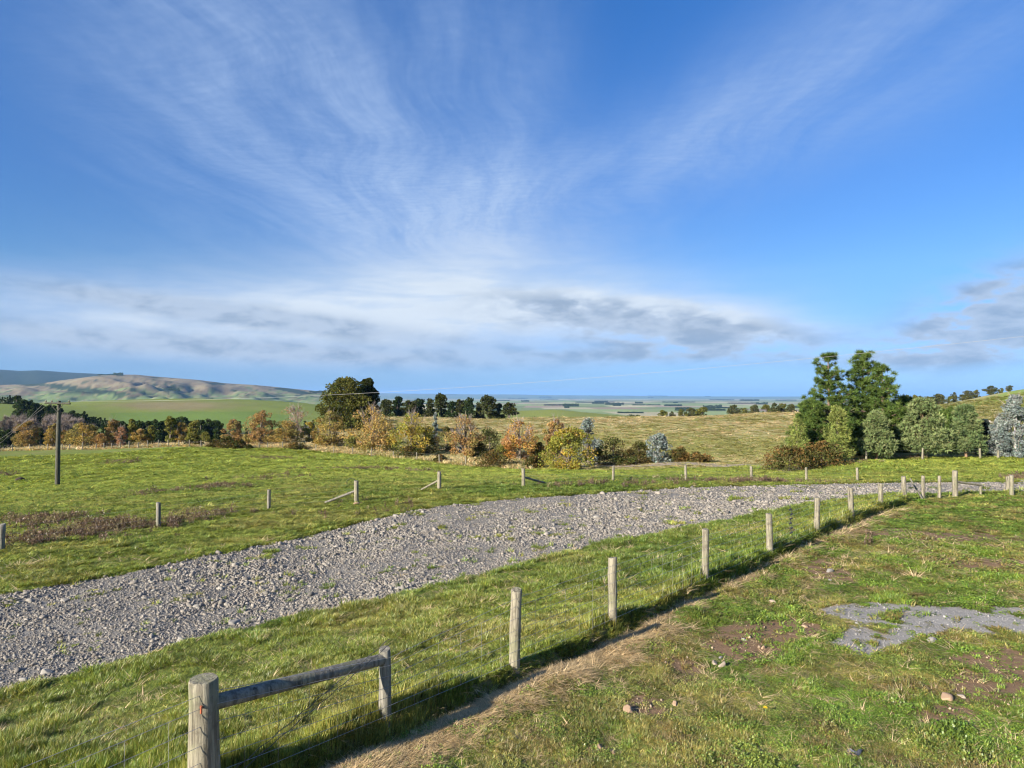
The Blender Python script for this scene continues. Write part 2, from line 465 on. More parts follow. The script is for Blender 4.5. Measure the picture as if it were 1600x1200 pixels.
class MB:
    """collects triangles and quads (as quads with a repeated corner avoided: two lists)"""
    def __init__(self):
        self.v = []; self.f3 = []; self.f4 = []; self.n = 0; self.c = []
    def add(self, v, f, c=None):
        v = np.asarray(v, float); f = np.asarray(f, int)
        (self.f3 if f.shape[1] == 3 else self.f4).append(f + self.n)
        self.v.append(v); self.n += len(v)
        cc = np.ones((len(v), 3)) if c is None else np.broadcast_to(np.asarray(c, float), (len(v), 3))
        self.c.append(cc)
    def tube(self, pts, rad, seg=6, c=None, cap=True):
        pts = np.asarray(pts, float); rad = np.broadcast_to(np.asarray(rad, float), (len(pts),))
        d = np.gradient(pts, axis=0); d /= np.linalg.norm(d, axis=1)[:, None] + 1e-12
        ref = np.array([0, 0, 1.0]) if abs(d[0][2]) < 0.9 else np.array([1.0, 0, 0])
        u = np.cross(d, ref); u /= np.linalg.norm(u, axis=1)[:, None] + 1e-12
        w = np.cross(d, u)
        t = np.linspace(0, 2 * math.pi, seg, endpoint=False)
        ring = pts[:, None] + rad[:, None, None] * (np.cos(t)[None, :, None] * u[:, None] + np.sin(t)[None, :, None] * w[:, None])
        m = len(pts)
        i = np.arange(m - 1)[:, None] * seg; j = np.arange(seg)[None]
        j2 = (j + 1) % seg
        f = np.stack([i + j, i + j2, i + seg + j2, i + seg + j], -1).reshape(-1, 4)
        self.add(ring.reshape(-1, 3), f, c)
        if cap:
            for e, rev in ((0, False), (m - 1, True)):
                base = ring[e]; vv = np.vstack([base, pts[e]])
                ff = [(k, (k + 1) % seg, seg) if rev else ((k + 1) % seg, k, seg) for k in range(seg)]
                self.add(vv, ff, c)
    def mesh(self, name, mat, smooth=False):
        v = np.vstack(self.v); c = np.vstack(self.c)
        tri = [np.asarray(f) for f in self.f3]
        for f in self.f4:
            tri += [f[:, [0, 1, 2]], f[:, [0, 2, 3]]]
        return mesh_np(name, v, np.vstack(tri), mat, c, smooth)


# ------------------------------------------------------------------ materials
def new_mat(name):
    m = bpy.data.materials.new(name); m.use_nodes = True
    t = NT(m.node_tree); t.n.clear()
    out = t.node('ShaderNodeOutputMaterial')
    return m, t, out


def attr(t, name, typ='GEOMETRY'):
    a = t.node('ShaderNodeAttribute', attribute_name=name, attribute_type=typ)
    return a


def leaf_material(name, trans=0.35, inst=False, gain=1.0, gloss=0.0):
    m, t, out = new_mat(name)
    c = attr(t, 'Col').outputs['Color']
    if inst:
        c = t.mix(1.0, c, attr(t, 'tint', 'INSTANCER').outputs['Color'], 'MULTIPLY')
    d = t.node('ShaderNodeBsdfDiffuse'); t.l.new(c, d.inputs[0])
    tr = t.node('ShaderNodeBsdfTranslucent'); t.l.new(t.mix(1.0, c, (1.15, 1.1, 0.6, 1), 'MULTIPLY'), tr.inputs[0])
    mx = t.node('ShaderNodeMixShader'); mx.inputs[0].default_value = trans
    t.l.new(d.outputs[0], mx.inputs[1]); t.l.new(tr.outputs[0], mx.inputs[2])
    last = mx.outputs[0]
    if gloss > 0:
        g = t.node('ShaderNodeBsdfGlossy'); g.inputs['Roughness'].default_value = 0.45; g.inputs[0].default_value = (1, 1, 1, 1)
        m2 = t.node('ShaderNodeMixShader'); m2.inputs[0].default_value = gloss
        t.l.new(last, m2.inputs[1]); t.l.new(g.outputs[0], m2.inputs[2]); last = m2.outputs[0]
    t.l.new(last, out.inputs[0])
    return m


def wood_material(name, base, dark, green=None):
    m, t, out = new_mat(name)
    tcn = t.node('ShaderNodeTexCoord'); oi = t.node('ShaderNodeObjectInfo')
    ov = t.vmath('ADD', tcn.outputs['Object'], t.vmath('SCALE', (7.1, 3.3, 5.7), s=oi.outputs['Random']))
    mp = t.node('ShaderNodeMapping'); t.l.new(ov, mp.inputs[0]); mp.inputs['Scale'].default_value = (30, 30, 2.2)
    g = t.noise(mp.outputs[0], 1.0, 6, 0.65)
    g2 = t.noise(ov, 3.5, 5, 0.65); g3 = t.noise(ov, 9.0, 4, 0.7)
    mp2 = t.node('ShaderNodeMapping'); t.l.new(ov, mp2.inputs[0]); mp2.inputs['Scale'].default_value = (16, 16, 0.8)
    crack = t.ramp(t.noise(mp2.outputs[0], 1.0, 3, 0.5), 0.60, 0.66)
    c = t.mix(t.ramp(g, 0.36, 0.62), dark, base)
    c = t.mix(t.math('MULTIPLY', t.ramp(g3, 0.5, 0.7), 0.55), c, tuple(0.5 * q for q in dark))
    c = t.mix(t.math('MULTIPLY', crack, 0.75), c, tuple(0.25 * q for q in dark))
    if green: c = t.mix(t.math('MULTIPLY', t.ramp(g2, 0.45, 0.7), 0.55), c, green)
    p = t.node('ShaderNodeBsdfPrincipled'); t.l.new(c, p.inputs['Base Color']); p.inputs['Roughness'].default_value = 0.85
    b = t.node('ShaderNodeBump'); b.inputs['Strength'].default_value = 0.9; b.inputs['Distance'].default_value = 0.015
    t.l.new(g, b.inputs['Height']); t.l.new(b.outputs[0], p.inputs['Normal'])
    t.l.new(p.outputs[0], out.inputs[0])
    return m


def plain_material(name, c, rough=0.7, metal=0.0, noise_amt=0.25, scale=20):
    m, t, out = new_mat(name)
    tcn = t.node('ShaderNodeTexCoord')
    g = t.noise(tcn.outputs['Object'], scale, 4)
    cc = t.mix(g, tuple(v * (1 - noise_amt) for v in c), tuple(min(1, v * (1 + noise_amt)) for v in c))
    p = t.node('ShaderNodeBsdfPrincipled'); t.l.new(cc, p.inputs['Base Color'])
    p.inputs['Roughness'].default_value = rough; p.inputs['Metallic'].default_value = metal
    t.l.new(p.outputs[0], out.inputs[0])
    return m


def vc_material(name, inst=False, rough=0.9, nscale=40, namt=0.35, bump=0.4, bdist=0.01):
    """vertex-colour albedo broken up by noise"""
    m, t, out = new_mat(name)
    c = attr(t, 'Col').outputs['Color']
    if inst: c = t.mix(1.0, c, attr(t, 'tint', 'INSTANCER').outputs['Color'], 'MULTIPLY')
    tcn = t.node('ShaderNodeTexCoord')
    g = t.noise(tcn.outputs['Object'], nscale, 5, 0.65)
    gg = t.node('ShaderNodeCombineXYZ')
    k = t.math('ADD', 1 - namt, t.math('MULTIPLY', g, 2 * namt))
    for i in range(3): t.l.new(k, gg.inputs[i])
    c = t.mix(1.0, c, gg.outputs[0], 'MULTIPLY')
    p = t.node('ShaderNodeBsdfPrincipled'); t.l.new(c, p.inputs['Base Color']); p.inputs['Roughness'].default_value = rough
    p.inputs['Specular IOR Level'].default_value = 0.2
    if bump:
        b = t.node('ShaderNodeBump'); b.inputs['Strength'].default_value = bump; b.inputs['Distance'].default_value = bdist
        t.l.new(g, b.inputs['Height']); t.l.new(b.outputs[0], p.inputs['Normal'])
    t.l.new(p.outputs[0], out.inputs[0])
    return m


M_LEAF = leaf_material('foliage', 0.30)
M_NEEDLE = leaf_material('needles', 0.15)
M_GRASS = leaf_material('grass_blades', 0.35, inst=True, gloss=0.03)
M_STONE = vc_material('stone', inst=True, nscale=30, namt=0.3)
M_ROCK = vc_material('field_rock', nscale=25, namt=0.3)
M_BARK = vc_material('bark', nscale=12, namt=0.4)
M_POST = wood_material('weathered_post', (0.275, 0.25, 0.18), (0.115, 0.10, 0.07), (0.155, 0.165, 0.08))
M_POST_OLD = wood_material('grey_post', (0.23, 0.215, 0.175), (0.10, 0.093, 0.075), (0.17, 0.175, 0.10))
M_POLE = wood_material('power_pole_wood', (0.085, 0.085, 0.058), (0.035, 0.035, 0.025))
M_WIRE = plain_material('galvanised_wire', (0.34, 0.34, 0.34), 0.5, 0.6, 0.1)
M_CABLE = plain_material('power_cable', (0.30, 0.30, 0.30), 0.5, 0.0, 0.05)

# ground sheet material: painted land cover, grain by noise at three sizes
m, t, out = new_mat('pasture_ground')
tcn = t.node('ShaderNodeTexCoord'); P = tcn.outputs['Object']
n1 = t.noise(P, 14.0, 5, 0.7); n2 = t.noise(P, 0.9, 5, 0.6); n3 = t.noise(P, 0.02, 5, 0.6)
k = t.math('MULTIPLY', t.math('ADD', 0.55, t.math('MULTIPLY', n1, 0.9)), t.math('ADD', 0.7, t.math('MULTIPLY', n2, 0.6)))
k = t.math('MULTIPLY', k, t.math('ADD', 0.8, t.math('MULTIPLY', n3, 0.4)))
cb = t.node('ShaderNodeCombineXYZ')
for i in range(3): t.l.new(k, cb.inputs[i])
c = t.mix(1.0, attr(t, 'Col').outputs['Color'], cb.outputs[0], 'MULTIPLY')
p = t.node('ShaderNodeBsdfPrincipled'); t.l.new(c, p.inputs['Base Color']); p.inputs['Roughness'].default_value = 0.95; p.inputs['Specular IOR Level'].default_value = 0.1
b = t.node('ShaderNodeBump'); b.inputs['Strength'].default_value = 0.7; b.inputs['Distance'].default_value = 0.03
t.l.new(n1, b.inputs['Height']); t.l.new(b.outputs[0], p.inputs['Normal'])
t.l.new(p.outputs[0], out.inputs[0])
M_GROUND = m

# ------------------------------------------------------------------ ground
GREEN = np.array((0.155, 0.195, 0.042)); OLIVE = np.array((0.18, 0.18, 0.06)); TAN = np.array((0.42, 0.36, 0.185)); SOIL = np.array((0.19, 0.125, 0.075))
STRAW = np.array((0.34, 0.28, 0.175)); GREY = np.array((0.235, 0.225, 0.205)); FOREST = np.array((0.018, 0.032, 0.016))


def pmix(a, b, w):
    w = np.asarray(w, float)[:, None]
    return a * (1 - w) + b * w


def ground_colour(x, y, z):
    n = x.size
    px, py = project(x, y, z)
    r = np.hypot(x, y); a = np.arctan2(x, y)
    c = np.tile(GREEN, (n, 1))
    v = fbm(x * 0.35, y * 0.35, 31, 4)
    c = pmix(c, OLIVE, sstep(v, 0.42, 0.68) * 0.7)
    sd, al = fence_sd(x, y)
    grav, patch, soil, straw = cover(x, y, z)
    lawn = (sd > 0) & (r < 32)
    c = pmix(c, np.array((0.135, 0.105, 0.055)), lawn * 0.75)
    c = pmix(c, SOIL, soil); c = pmix(c, STRAW * 0.9, straw * 0.8)
    c = pmix(c, GREY * 0.75, grav * 1.0); c = pmix(c, GREY * 1.1, patch * 1.0)
    fwd = y > 0
    # dry bank along the far fence and the tan hillside
    dry = np.zeros(n)
    edge = np.interp(px, [-400, 0, 380, 494, 551, 615, 687, 728, 820, 1000, 1200, 1235], [704, 703.5, 699.5, 702.5, 709.5, 716.5, 724, 729, 734, 734, 728, 724])
    dist_lim = np.interp(px, [-400, 0, 380, 494, 551, 615, 687, 728, 820, 1000, 1200, 1300, 1350, 1800], [118, 118, 112, 106, 98, 90, 82, 78, 73, 66, 61, 66, 64, 64])
    beyond = sstep(y - dist_lim, -0.6, 0.8) * fwd
    hill = beyond * (1 - sstep(r, 250, 300))
    q = fbm(x * 0.03, y * 0.05, 33, 4)
    tanness = np.clip(0.20 + 1.5 * (q - 0.42) + 0.55 * sstep(py, 668, 652) + 0.5 * sstep(py, 704, 716) * (px < 830), 0.1, 1)
    tanness = np.where(px < 560, 0.95, tanness)
    c = pmix(c, pmix(np.tile(np.array((0.27, 0.275, 0.09)), (n, 1)), TAN, tanness), hill)
    # right hill behind the conifers
    rh = fwd * sstep(px, 1400, 1440) * sstep(r, 85, 110) * (1 - sstep(r, 420, 520))
    c = pmix(c, pmix(np.tile(np.array((0.20, 0.26, 0.055)), (n, 1)), TAN * 0.8, np.clip(sstep(fbm(x * 0.02, y * 0.03, 35), 0.42, 0.62) * (1 - sstep(px, 1540, 1590)), 0, 0.8)), rh)
    # valley floor and green hills left
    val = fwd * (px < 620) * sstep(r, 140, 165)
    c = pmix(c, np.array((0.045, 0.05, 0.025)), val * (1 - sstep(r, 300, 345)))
    c = pmix(c, np.array((0.15, 0.19, 0.045)), fwd * (px < 640) * sstep(r, 300, 350))
    br = blob(px, py, 270, 634, 85, 6.5) * (r > 300)
    c = pmix(c, np.array((0.20, 0.165, 0.09)), np.clip(1.3 * br + 0.5 * (fbm(px * 0.05, py * 0.3, 36) - 0.5) * (br > 0.05), 0, 0.85))
    c = pmix(c, np.array((0.105, 0.175, 0.04)), fwd * inpoly(px, py, [(170, 645), (300, 643), (400, 643), (460, 650), (460, 672), (180, 672)]) * (r > 300) * 0.7)
    c = pmix(c, np.array((0.17, 0.20, 0.055)), fwd * (px > 620) * (px < 1010) * (r > 300) * (r < 760) * (py < 652) * 1.0)
    # plain: patchwork of paddocks
    far = sstep(r, 760, 1100)
    gx = x / 260 + 0.25 * fbm(x / 900, y / 900, 41); gy = y / 520
    cell = hash2(np.floor(gx + 0.37 * np.floor(gy)), np.floor(gy), 43); cell2 = hash2(np.floor(gx + 0.37 * np.floor(gy)), np.floor(gy), 44)
    pc = np.where((cell < 0.5)[:, None], np.array((0.20, 0.25, 0.10)), np.where((cell < 0.78)[:, None], np.array((0.36, 0.33, 0.20)), np.array((0.24, 0.19, 0.13)))) * (0.75 + 0.5 * cell2)[:, None]
    c = pmix(c, pc, far)
    # ranges: green flanks, tan tops, pine plantations
    hz_ = np.clip((z + 58) / 150, 0, 1)
    rng_ = far * sstep(hz_, 0.03, 0.10)
    q2 = fbm(a * 60, np.log(np.maximum(r, 1)) * 22, 45, 5, 0.6)
    hc = pmix(np.tile(np.array((0.14, 0.19, 0.075)), (n, 1)), np.array((0.205, 0.165, 0.10)), sstep(hz_ + 1.2 * (q2 - 0.5), 0.40, 0.66))
    q3 = fbm(a * 90, np.log(np.maximum(r, 1)) * 40, 48, 4, 0.6)
    hc = pmix(hc, np.array((0.10, 0.085, 0.055)), sstep(q2, 0.57, 0.64) * 0.7)
    hc = pmix(hc, FOREST * 1.6, sstep(q3, 0.63, 0.67) * 0.85)
    hc = pmix(hc, np.array((0.25, 0.23, 0.13)), sstep(1 - q3, 0.60, 0.68) * 0.6)
    c = pmix(c, hc, rng_)
    wx = px + 6 * (fbm(px * 0.08, py * 0.3, 46) - 0.5); wy = py + 3 * (fbm(px * 0.08, py * 0.3, 47) - 0.5)
    forest = inpoly(wx, wy, [(70, 599), (110, 602), (150, 608), (205, 614), (218, 617), (150, 617), (105, 612), (70, 604)]) | inpoly(wx, wy, [(20, 598), (70, 598), (75, 603), (30, 602)]) \
        | inpoly(wx, wy, [(202, 606), (212, 606), (213, 612), (204, 612)]) | inpoly(wx, wy, [(250, 609), (272, 601), (278, 606), (262, 613)]) | inpoly(wx, wy, [(318, 597), (340, 598), (352, 602), (330, 601)])\
        | inpoly(wx, wy, [(425, 606), (450, 606), (486, 614), (470, 616), (440, 611)])
    back = (r > 6600) & (px < 250) & (z > -10)
    c = pmix(c, FOREST * 1.4, ((forest & (r > 2000)) | back) * 0.95)
    c = pmix(c, np.array((0.10, 0.14, 0.05)), far * sstep(r, 14000, 20000) * 0.7)
    return c


ang = np.concatenate([np.radians(np.linspace(-180, -46, 70, endpoint=False)), np.radians(np.linspace(-46, 46, 440, endpoint=False)), np.radians(np.linspace(46, 180, 71))])
rad = np.concatenate([np.linspace(0.4, 5.0, 12, endpoint=False), np.exp(np.linspace(math.log(5.0), math.log(45), 300, endpoint=False)), np.exp(np.linspace(math.log(45), math.log(900), 280, endpoint=False)), np.exp(np.linspace(math.log(900), math.log(60000), 190))])
A_, R_ = np.meshgrid(ang, rad)
gx_, gy_ = (R_ * np.sin(A_)).ravel(), (R_ * np.cos(A_)).ravel()
gzv = ground_z(gx_, gy_)
na, nr = len(ang), len(rad)
i = np.arange(nr - 1)[:, None] * na; j = np.arange(na - 1)[None]
gf = np.stack([i + j, i + na + j, i + na + j + 1, i + j + 1], -1).reshape(-1, 4)
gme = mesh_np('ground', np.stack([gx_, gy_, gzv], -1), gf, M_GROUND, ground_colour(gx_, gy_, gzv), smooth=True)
tag(link('ground', gme), kind='structure')
print('ground', len(gf))

# ------------------------------------------------------------------ scattered stuff (grass, gravel) by geometry nodes
def scatter(name, pts, rot, scl, tint, idx, protos, label, cat, seen_kind='stuff'):
    lib = bpy.data.collections.new(name + '_pieces')
    for k_, me_ in enumerate(protos):
        lib.objects.link(bpy.data.objects.new('%s_piece_%02d' % (name, k_), me_))
    me = bpy.data.meshes.new(name)
    n = len(pts)
    me.vertices.add(n); me.vertices.foreach_set('co', np.asarray(pts, np.float32).ravel())
    for an, typ, key, val in (('rot', 'FLOAT_VECTOR', 'vector', rot), ('scl', 'FLOAT_VECTOR', 'vector', scl), ('tint', 'FLOAT_COLOR', 'color', np.hstack([tint, np.ones((n, 1))]))):
        a_ = me.attributes.new(an, typ, 'POINT'); a_.data.foreach_set(key, np.asarray(val, np.float32).ravel())
    a_ = me.attributes.new('idx', 'INT', 'POINT'); a_.data.foreach_set('value', np.asarray(idx, np.int32))
    o = link(name, me)
    ng = bpy.data.node_groups.new(name, 'GeometryNodeTree')
    ng.interface.new_socket('Geometry', in_out='INPUT', socket_type='NodeSocketGeometry')
    ng.interface.new_socket('Geometry', in_out='OUTPUT', socket_type='NodeSocketGeometry')
    N = ng.nodes
    gi = N.new('NodeGroupInput'); go = N.new('NodeGroupOutput')
    ci = N.new('GeometryNodeCollectionInfo'); ci.inputs['Collection'].default_value = lib
    ci.inputs['Separate Children'].default_value = True; ci.inputs['Reset Children'].default_value = True
    ip = N.new('GeometryNodeInstanceOnPoints')
    def named(nm, typ):
        q_ = N.new('GeometryNodeInputNamedAttribute'); q_.data_type = typ; q_.inputs['Name'].default_value = nm
        return q_.outputs['Attribute']
    ng.links.new(gi.outputs[0], ip.inputs['Points']); ng.links.new(ci.outputs[0], ip.inputs['Instance'])
    ip.inputs['Pick Instance'].default_value = True
    ng.links.new(named('idx', 'INT'), ip.inputs['Instance Index'])
    ng.links.new(named('rot', 'FLOAT_VECTOR'), ip.inputs['Rotation'])
    ng.links.new(named('scl', 'FLOAT_VECTOR'), ip.inputs['Scale'])
    ng.links.new(ip.outputs[0], go.inputs[0])
    md = o.modifiers.new('scatter', 'NODES'); md.node_group = ng
    tag(o, label, cat, None, seen_kind)
    return o


def blades_mesh(name, seed, n, lean, width, curl=0.4, cols=((1, 1, 1),), flat=0.0):
    """a tuft of unit radius and unit height"""
    g = np.random.default_rng(seed); mb = MB()
    for k_ in range(n):
        a = g.uniform(0, 2 * math.pi); rr = math.sqrt(g.uniform(0, 1)) * 0.8
        b0 = np.array([rr * math.cos(a), rr * math.sin(a), -0.08])
        da = a + g.normal(0, 0.9); ln = g.uniform(0.2, 1.0) * lean; h_ = g.uniform(0.45, 1.05) * (1 - flat * g.uniform(0.4, 1))
        d_ = np.array([math.cos(da), math.sin(da), 0]); sdv = np.array([-d_[1], d_[0], 0]) * width * g.uniform(0.6, 1.3)
        p1 = b0 + d_ * ln * 0.35 + np.array([0, 0, h_ * 0.62]); p2 = b0 + d_ * ln * (1 + curl) + np.array([0, 0, h_])
        c = np.array(cols[g.integers(len(cols))]) * g.uniform(0.75, 1.25)
        mb.add([b0 - sdv, b0 + sdv, p1 + sdv * 0.8, p1 - sdv * 0.8, p2], [(0, 1, 2), (0, 2, 3), (3, 2, 4)], c)
    return mb.mesh(name, M_GRASS)


def rosette_mesh(name, seed, n, cols, size=0.34):
    """low broad-leaved weeds such as clover"""
    g = np.random.default_rng(seed); mb = MB()
    for k_ in range(n):
        a = g.uniform(0, 2 * math.pi); rr = math.sqrt(g.uniform(0, 1)) * 0.95
        p0 = np.array([rr * math.cos(a), rr * math.sin(a), g.uniform(0.15, 1.0) * (1.05 - 0.5 * rr)])
        u = np.array([math.cos(a + g.normal(0, .8)), math.sin(a + g.normal(0, .8)), g.uniform(-0.5, 0.7)]); u /= np.linalg.norm(u)
        w_ = np.cross(u, [0, 0, 1]); w_ /= np.linalg.norm(w_) + 1e-9
        w_ = w_ + np.array([0, 0, g.normal(0, .3)])
        s = size * g.uniform(0.5, 1.15)
        c = np.array(cols[g.integers(len(cols))]) * g.uniform(0.75, 1.25)
        mb.add([p0 - u * s * .6, p0 - u * s * 0.1 + w_ * s * .5, p0 + u * s * .6, p0 - u * s * .1 - w_ * s * .5], [(0, 1, 2), (0, 2, 3)], c)
    return mb.mesh(name, M_GRASS)


def rock_mesh(name, seed, mat, col_=(1, 1, 1), flat=0.7, sub=2, cuts=9):
    import bmesh
    bm = bmesh.new(); bmesh.ops.create_icosphere(bm, subdivisions=sub, radius=1.0)
    g = np.random.default_rng(seed)
    nv = [g.normal(size=3) for _ in range(cuts)]
    for v in bm.verts:
        p_ = np.array(v.co)
        for q_ in nv:
            q = q_ / np.linalg.norm(q_); lim = 0.50 + 0.28 * abs(math.sin(q_[0] * 9))
            e = p_ @ q - lim
            if e > 0: p_ = p_ - q * e
        v.co = Vector(p_ * np.array([1.0, 0.8, flat]))
    v = np.array([v.co[:] for v in bm.verts]); f = np.array([[w.index for w in q.verts] for q in bm.faces]); bm.free()
    return mesh_np(name, v, f, mat, np.tile(np.array(col_, float), (len(v), 1)))


rng = np.random.default_rng(7)


def polar_points(n, r0, r1, a0=-43.5, a1=43.5):
    """points whose spacing grows with distance from the viewpoint's side of the field"""
    a = np.radians(rng.uniform(a0, a1, n)); r = np.exp(rng.uniform(math.log(r0), math.log(r1), n))
    return r * np.sin(a), r * np.cos(a), r


# ---- gravel: graded stones
x, y, r = polar_points(330000, 7.0, 46)
z = ground_z(x, y)
grav, patch, soil, straw = cover(x, y, z)
keep = grav
px, py = project(x, y, z)
# bare wheel-packed streaks with finer stone
fine = sstep(fbm(x * 0.5, y * 0.5, 52, 3), 0.40, 0.60)
x, y, z, r, fine = x[keep], y[keep], z[keep], r[keep], fine[keep]
n = len(x)
size = np.clip(rng.lognormal(math.log(0.0190), 0.47, n), 0.010, 0.095) * (1.15 - 0.4 * fine) * np.clip((r / 12) ** 0.4, 0.9, 1.45)
v = rng.uniform(0.6, 1.22, n); warm = rng.uniform(0, 1, n)
tint = np.stack([0.226 * v * (1 + 0.07 * warm), 0.213 * v, 0.186 * v * (1 - 0.05 * warm)], -1)
pale = rng.uniform(size=n) < 0.10
tint[pale] *= 1.2
gravel_meshes = [rock_mesh('gravel_stone', 100 + k_, M_STONE, flat=0.55 + 0.1 * (k_ % 4), sub=1, cuts=6) for k_ in range(9)]
scatter('gravel', np.stack([x, y, z + size * 0.22], -1), np.stack([rng.normal(0, .35, n), rng.normal(0, .35, n), rng.uniform(0, 6.28, n)], -1),
        np.stack([size * rng.uniform(.8, 1.5, n), size, size * rng.uniform(.7, 1.1, n)], -1), tint, rng.integers(0, 9, n), gravel_meshes,
        'loose grey crushed stone covering the yard between the two fences', 'gravel')
print('gravel', n)

# ---- small chips on the bare patches of the lawn
x, y, r = polar_points(60000, 6.0, 26, -12, 43)
z = ground_z(x, y); grav, patch, soil, straw = cover(x, y, z)
keep = (patch & (rng.uniform(size=x.size) < 0.9)) | ((soil > 0.4) & (rng.uniform(size=x.size) < 0.10))
x, y, z, r, pt = x[keep], y[keep], z[keep], r[keep], patch[keep]
n = len(x); size = rng.lognormal(math.log(0.008), 0.5, n) * np.where(pt, 1, 1.2); v = rng.uniform(0.7, 1.3, n)[:, None]
tint = np.where(pt[:, None], np.array((0.235, 0.23, 0.22)), np.array((0.33, 0.25, 0.17))) * v
scatter('stone_chips', np.stack([x, y, z + size * .3], -1), rng.uniform(0, 6.28, (n, 3)), np.stack([size] * 3, -1), tint, rng.integers(0, 9, n), gravel_meshes,
        'fine grey and brown stone chips on the bare patches of lawn', 'gravel')

# ---- grass of the lawn and paddocks
YG = ((1.0, 1.0, 1.0), (1.15, 1.0, 0.8), (0.8, 0.95, 0.9), (1.6, 1.25, 1.3))
tufts = [blades_mesh('grass_tuft', 200 + k_, 24, 1.0, 0.085, 0.45, YG) for k_ in range(6)]
tufts += [rosette_mesh('clover_tuft', 220 + k_, 20, ((1, 1, 1), (0.8, 0.95, 0.8), (1.2, 1.1, 0.8))) for k_ in range(5)]
tufts += [blades_mesh('straw_tuft', 240 + k_, 20, 1.7, 0.05, 0.8, ((1, 1, 1), (1.2, 1.15, 1.1), (0.75, 0.7, 0.65)), 0.65) for k_ in range(4)]
x, y, r = polar_points(430000, 5.6, 125)
z = ground_z(x, y); grav, patch, soil, straw = cover(x, y, z)
sd, al = fence_sd(x, y)
px, py = project(x, y, z)
u = rng.uniform(size=x.size)
dist_lim = np.interp(px, [-400, 0, 380, 494, 551, 615, 687, 728, 820, 1000, 1200, 1300, 1350, 1800], [118, 118, 112, 106, 98, 90, 82, 78, 73, 66, 61, 66, 64, 64])
lawn = (sd > 0.17) & (r < 34) & (al < 40)
edge_g = grav & (u < 0.006 + 0.30 * (fbm(x * 1.3, y * 1.3, 53) > 0.74) * (r > 15))
keep = (~grav | edge_g) & ~(patch & (u > 0.04)) & ~((soil > u * 1.05 + 0.05)) & (y < dist_lim)
keep &= ~((r > 34) & (u > 0.75)) & (py < 1260) & (px > -90) & (px < 1690)
x, y, z, r, sd, al, lawn, straw, soil, px, py, u = (q[keep] for q in (x, y, z, r, sd, al, lawn, straw, soil, px, py, u))
n = len(x)
v = fbm(x * 0.7, y * 0.7, 54, 4); v2 = fbm(x * 0.22, y * 0.22, 55, 3); v3 = fbm(x * 2.2, y * 2.2, 58, 3)
kind = np.zeros(n, int)
kind[lawn & (v3 + rng.normal(0, .10, n) > 0.46)] = 1
strip = (sd < -0.1) & (r < 32)
isstraw = (straw * 0.85 > rng.uniform(0.1, 0.9, n)) | (rng.uniform(size=n) < np.where(r > 22, 0.0, np.where(lawn, 0.05, 0.025)))
kind[isstraw] = 2
idx = np.where(kind == 0, rng.integers(0, 6, n), np.where(kind == 1, rng.integers(6, 11, n), rng.integers(11, 15, n)))
sr = 0.0052 * r * rng.uniform(0.7, 1.35, n) + 0.004
hgt = np.where(lawn, 0.03 + 0.035 * v, 0.048 + 0.055 * v) * rng.uniform(0.6, 1.35, n)
hgt = np.where(kind == 2, np.where(lawn, 0.05, 0.10) * rng.uniform(0.4, 2.0, n), hgt) * np.where(kind == 1, 0.8, 1)
fedge = np.exp(-((sd + 0.10) / 0.16) ** 2) * (al > -2) * (al < 30)
hgt = hgt * (1 + np.where(kind == 2, 0.3, 1.5) * fedge * rng.uniform(0.3, 1.3, n))
clump = sstep(fbm(x * 2.4, y * 2.4, 60, 3), 0.36, 0.66)
hgt *= (0.5 + 1.05 * clump) * (0.75 + 0.5 * sstep(v2, 0.35, 0.65))
weedy = lawn & (kind == 1) & (fbm(x * 1.1, y * 1.1, 61, 3) + rng.normal(0, .09, n) > 0.56)
hgt = np.where(weedy, hgt * 1.25, hgt); sr = np.where(weedy, sr * 1.1, sr)
g1c = np.array((0.175, 0.225, 0.046)); g2c = np.array((0.235, 0.25, 0.07)); g3c = np.array((0.085, 0.15, 0.026)); l1 = np.array((0.15, 0.225, 0.040)); l2 = np.array((0.235, 0.235, 0.075))
tint = pmix(np.tile(g1c, (n, 1)), g2c, sstep(v + rng.normal(0, .09, n), 0.42, 0.64))
tint = pmix(tint, g3c, sstep(v2 + rng.normal(0, .08, n), 0.55, 0.68) * 0.7)
lt = pmix(np.tile(l1, (n, 1)), l2, sstep(fbm(x * 0.9, y * 0.9, 56, 4) + rng.normal(0, .08, n), 0.44, 0.62))
lt = np.where(weedy[:, None], pmix(lt, np.array((0.17, 0.255, 0.045)), np.full(n, .5)), lt)
lt = pmix(lt, np.array((0.20, 0.155, 0.075)), sstep(fbm(x * 1.7, y * 1.7, 62, 4) + rng.normal(0, .08, n), 0.56, 0.70) * 0.8 * ~weedy)
tint = np.where(lawn[:, None], lt, tint)
far_bright = sstep(r, 35, 70)
tint = pmix(tint, np.array((0.25, 0.315, 0.058)), far_bright * 0.75)
tint = tint * np.array((1.07, 1.09, 1.02)) * (0.80 + 0.40 * sstep(fbm(x * 3.1, y * 3.1, 59, 3) + rng.normal(0, .07, n), 0.36, 0.62))[:, None]
tint = np.where((kind == 2)[:, None], np.array((0.56, 0.45, 0.27)), tint) * rng.uniform(0.75, 1.25, n)[:, None]
scatter('grass', np.stack([x, y, z - 0.005], -1), np.stack([rng.normal(0, .12, n), rng.normal(0, .12, n), rng.uniform(0, 6.28, n)], -1),
        np.stack([sr * np.where(kind == 2, 1.5, 1), sr * np.where(kind == 2, 1.5, 1), hgt], -1), tint, idx, tufts, 'short green grass, clover and straw of the lawn and paddocks', 'grass')
print('grass', n)

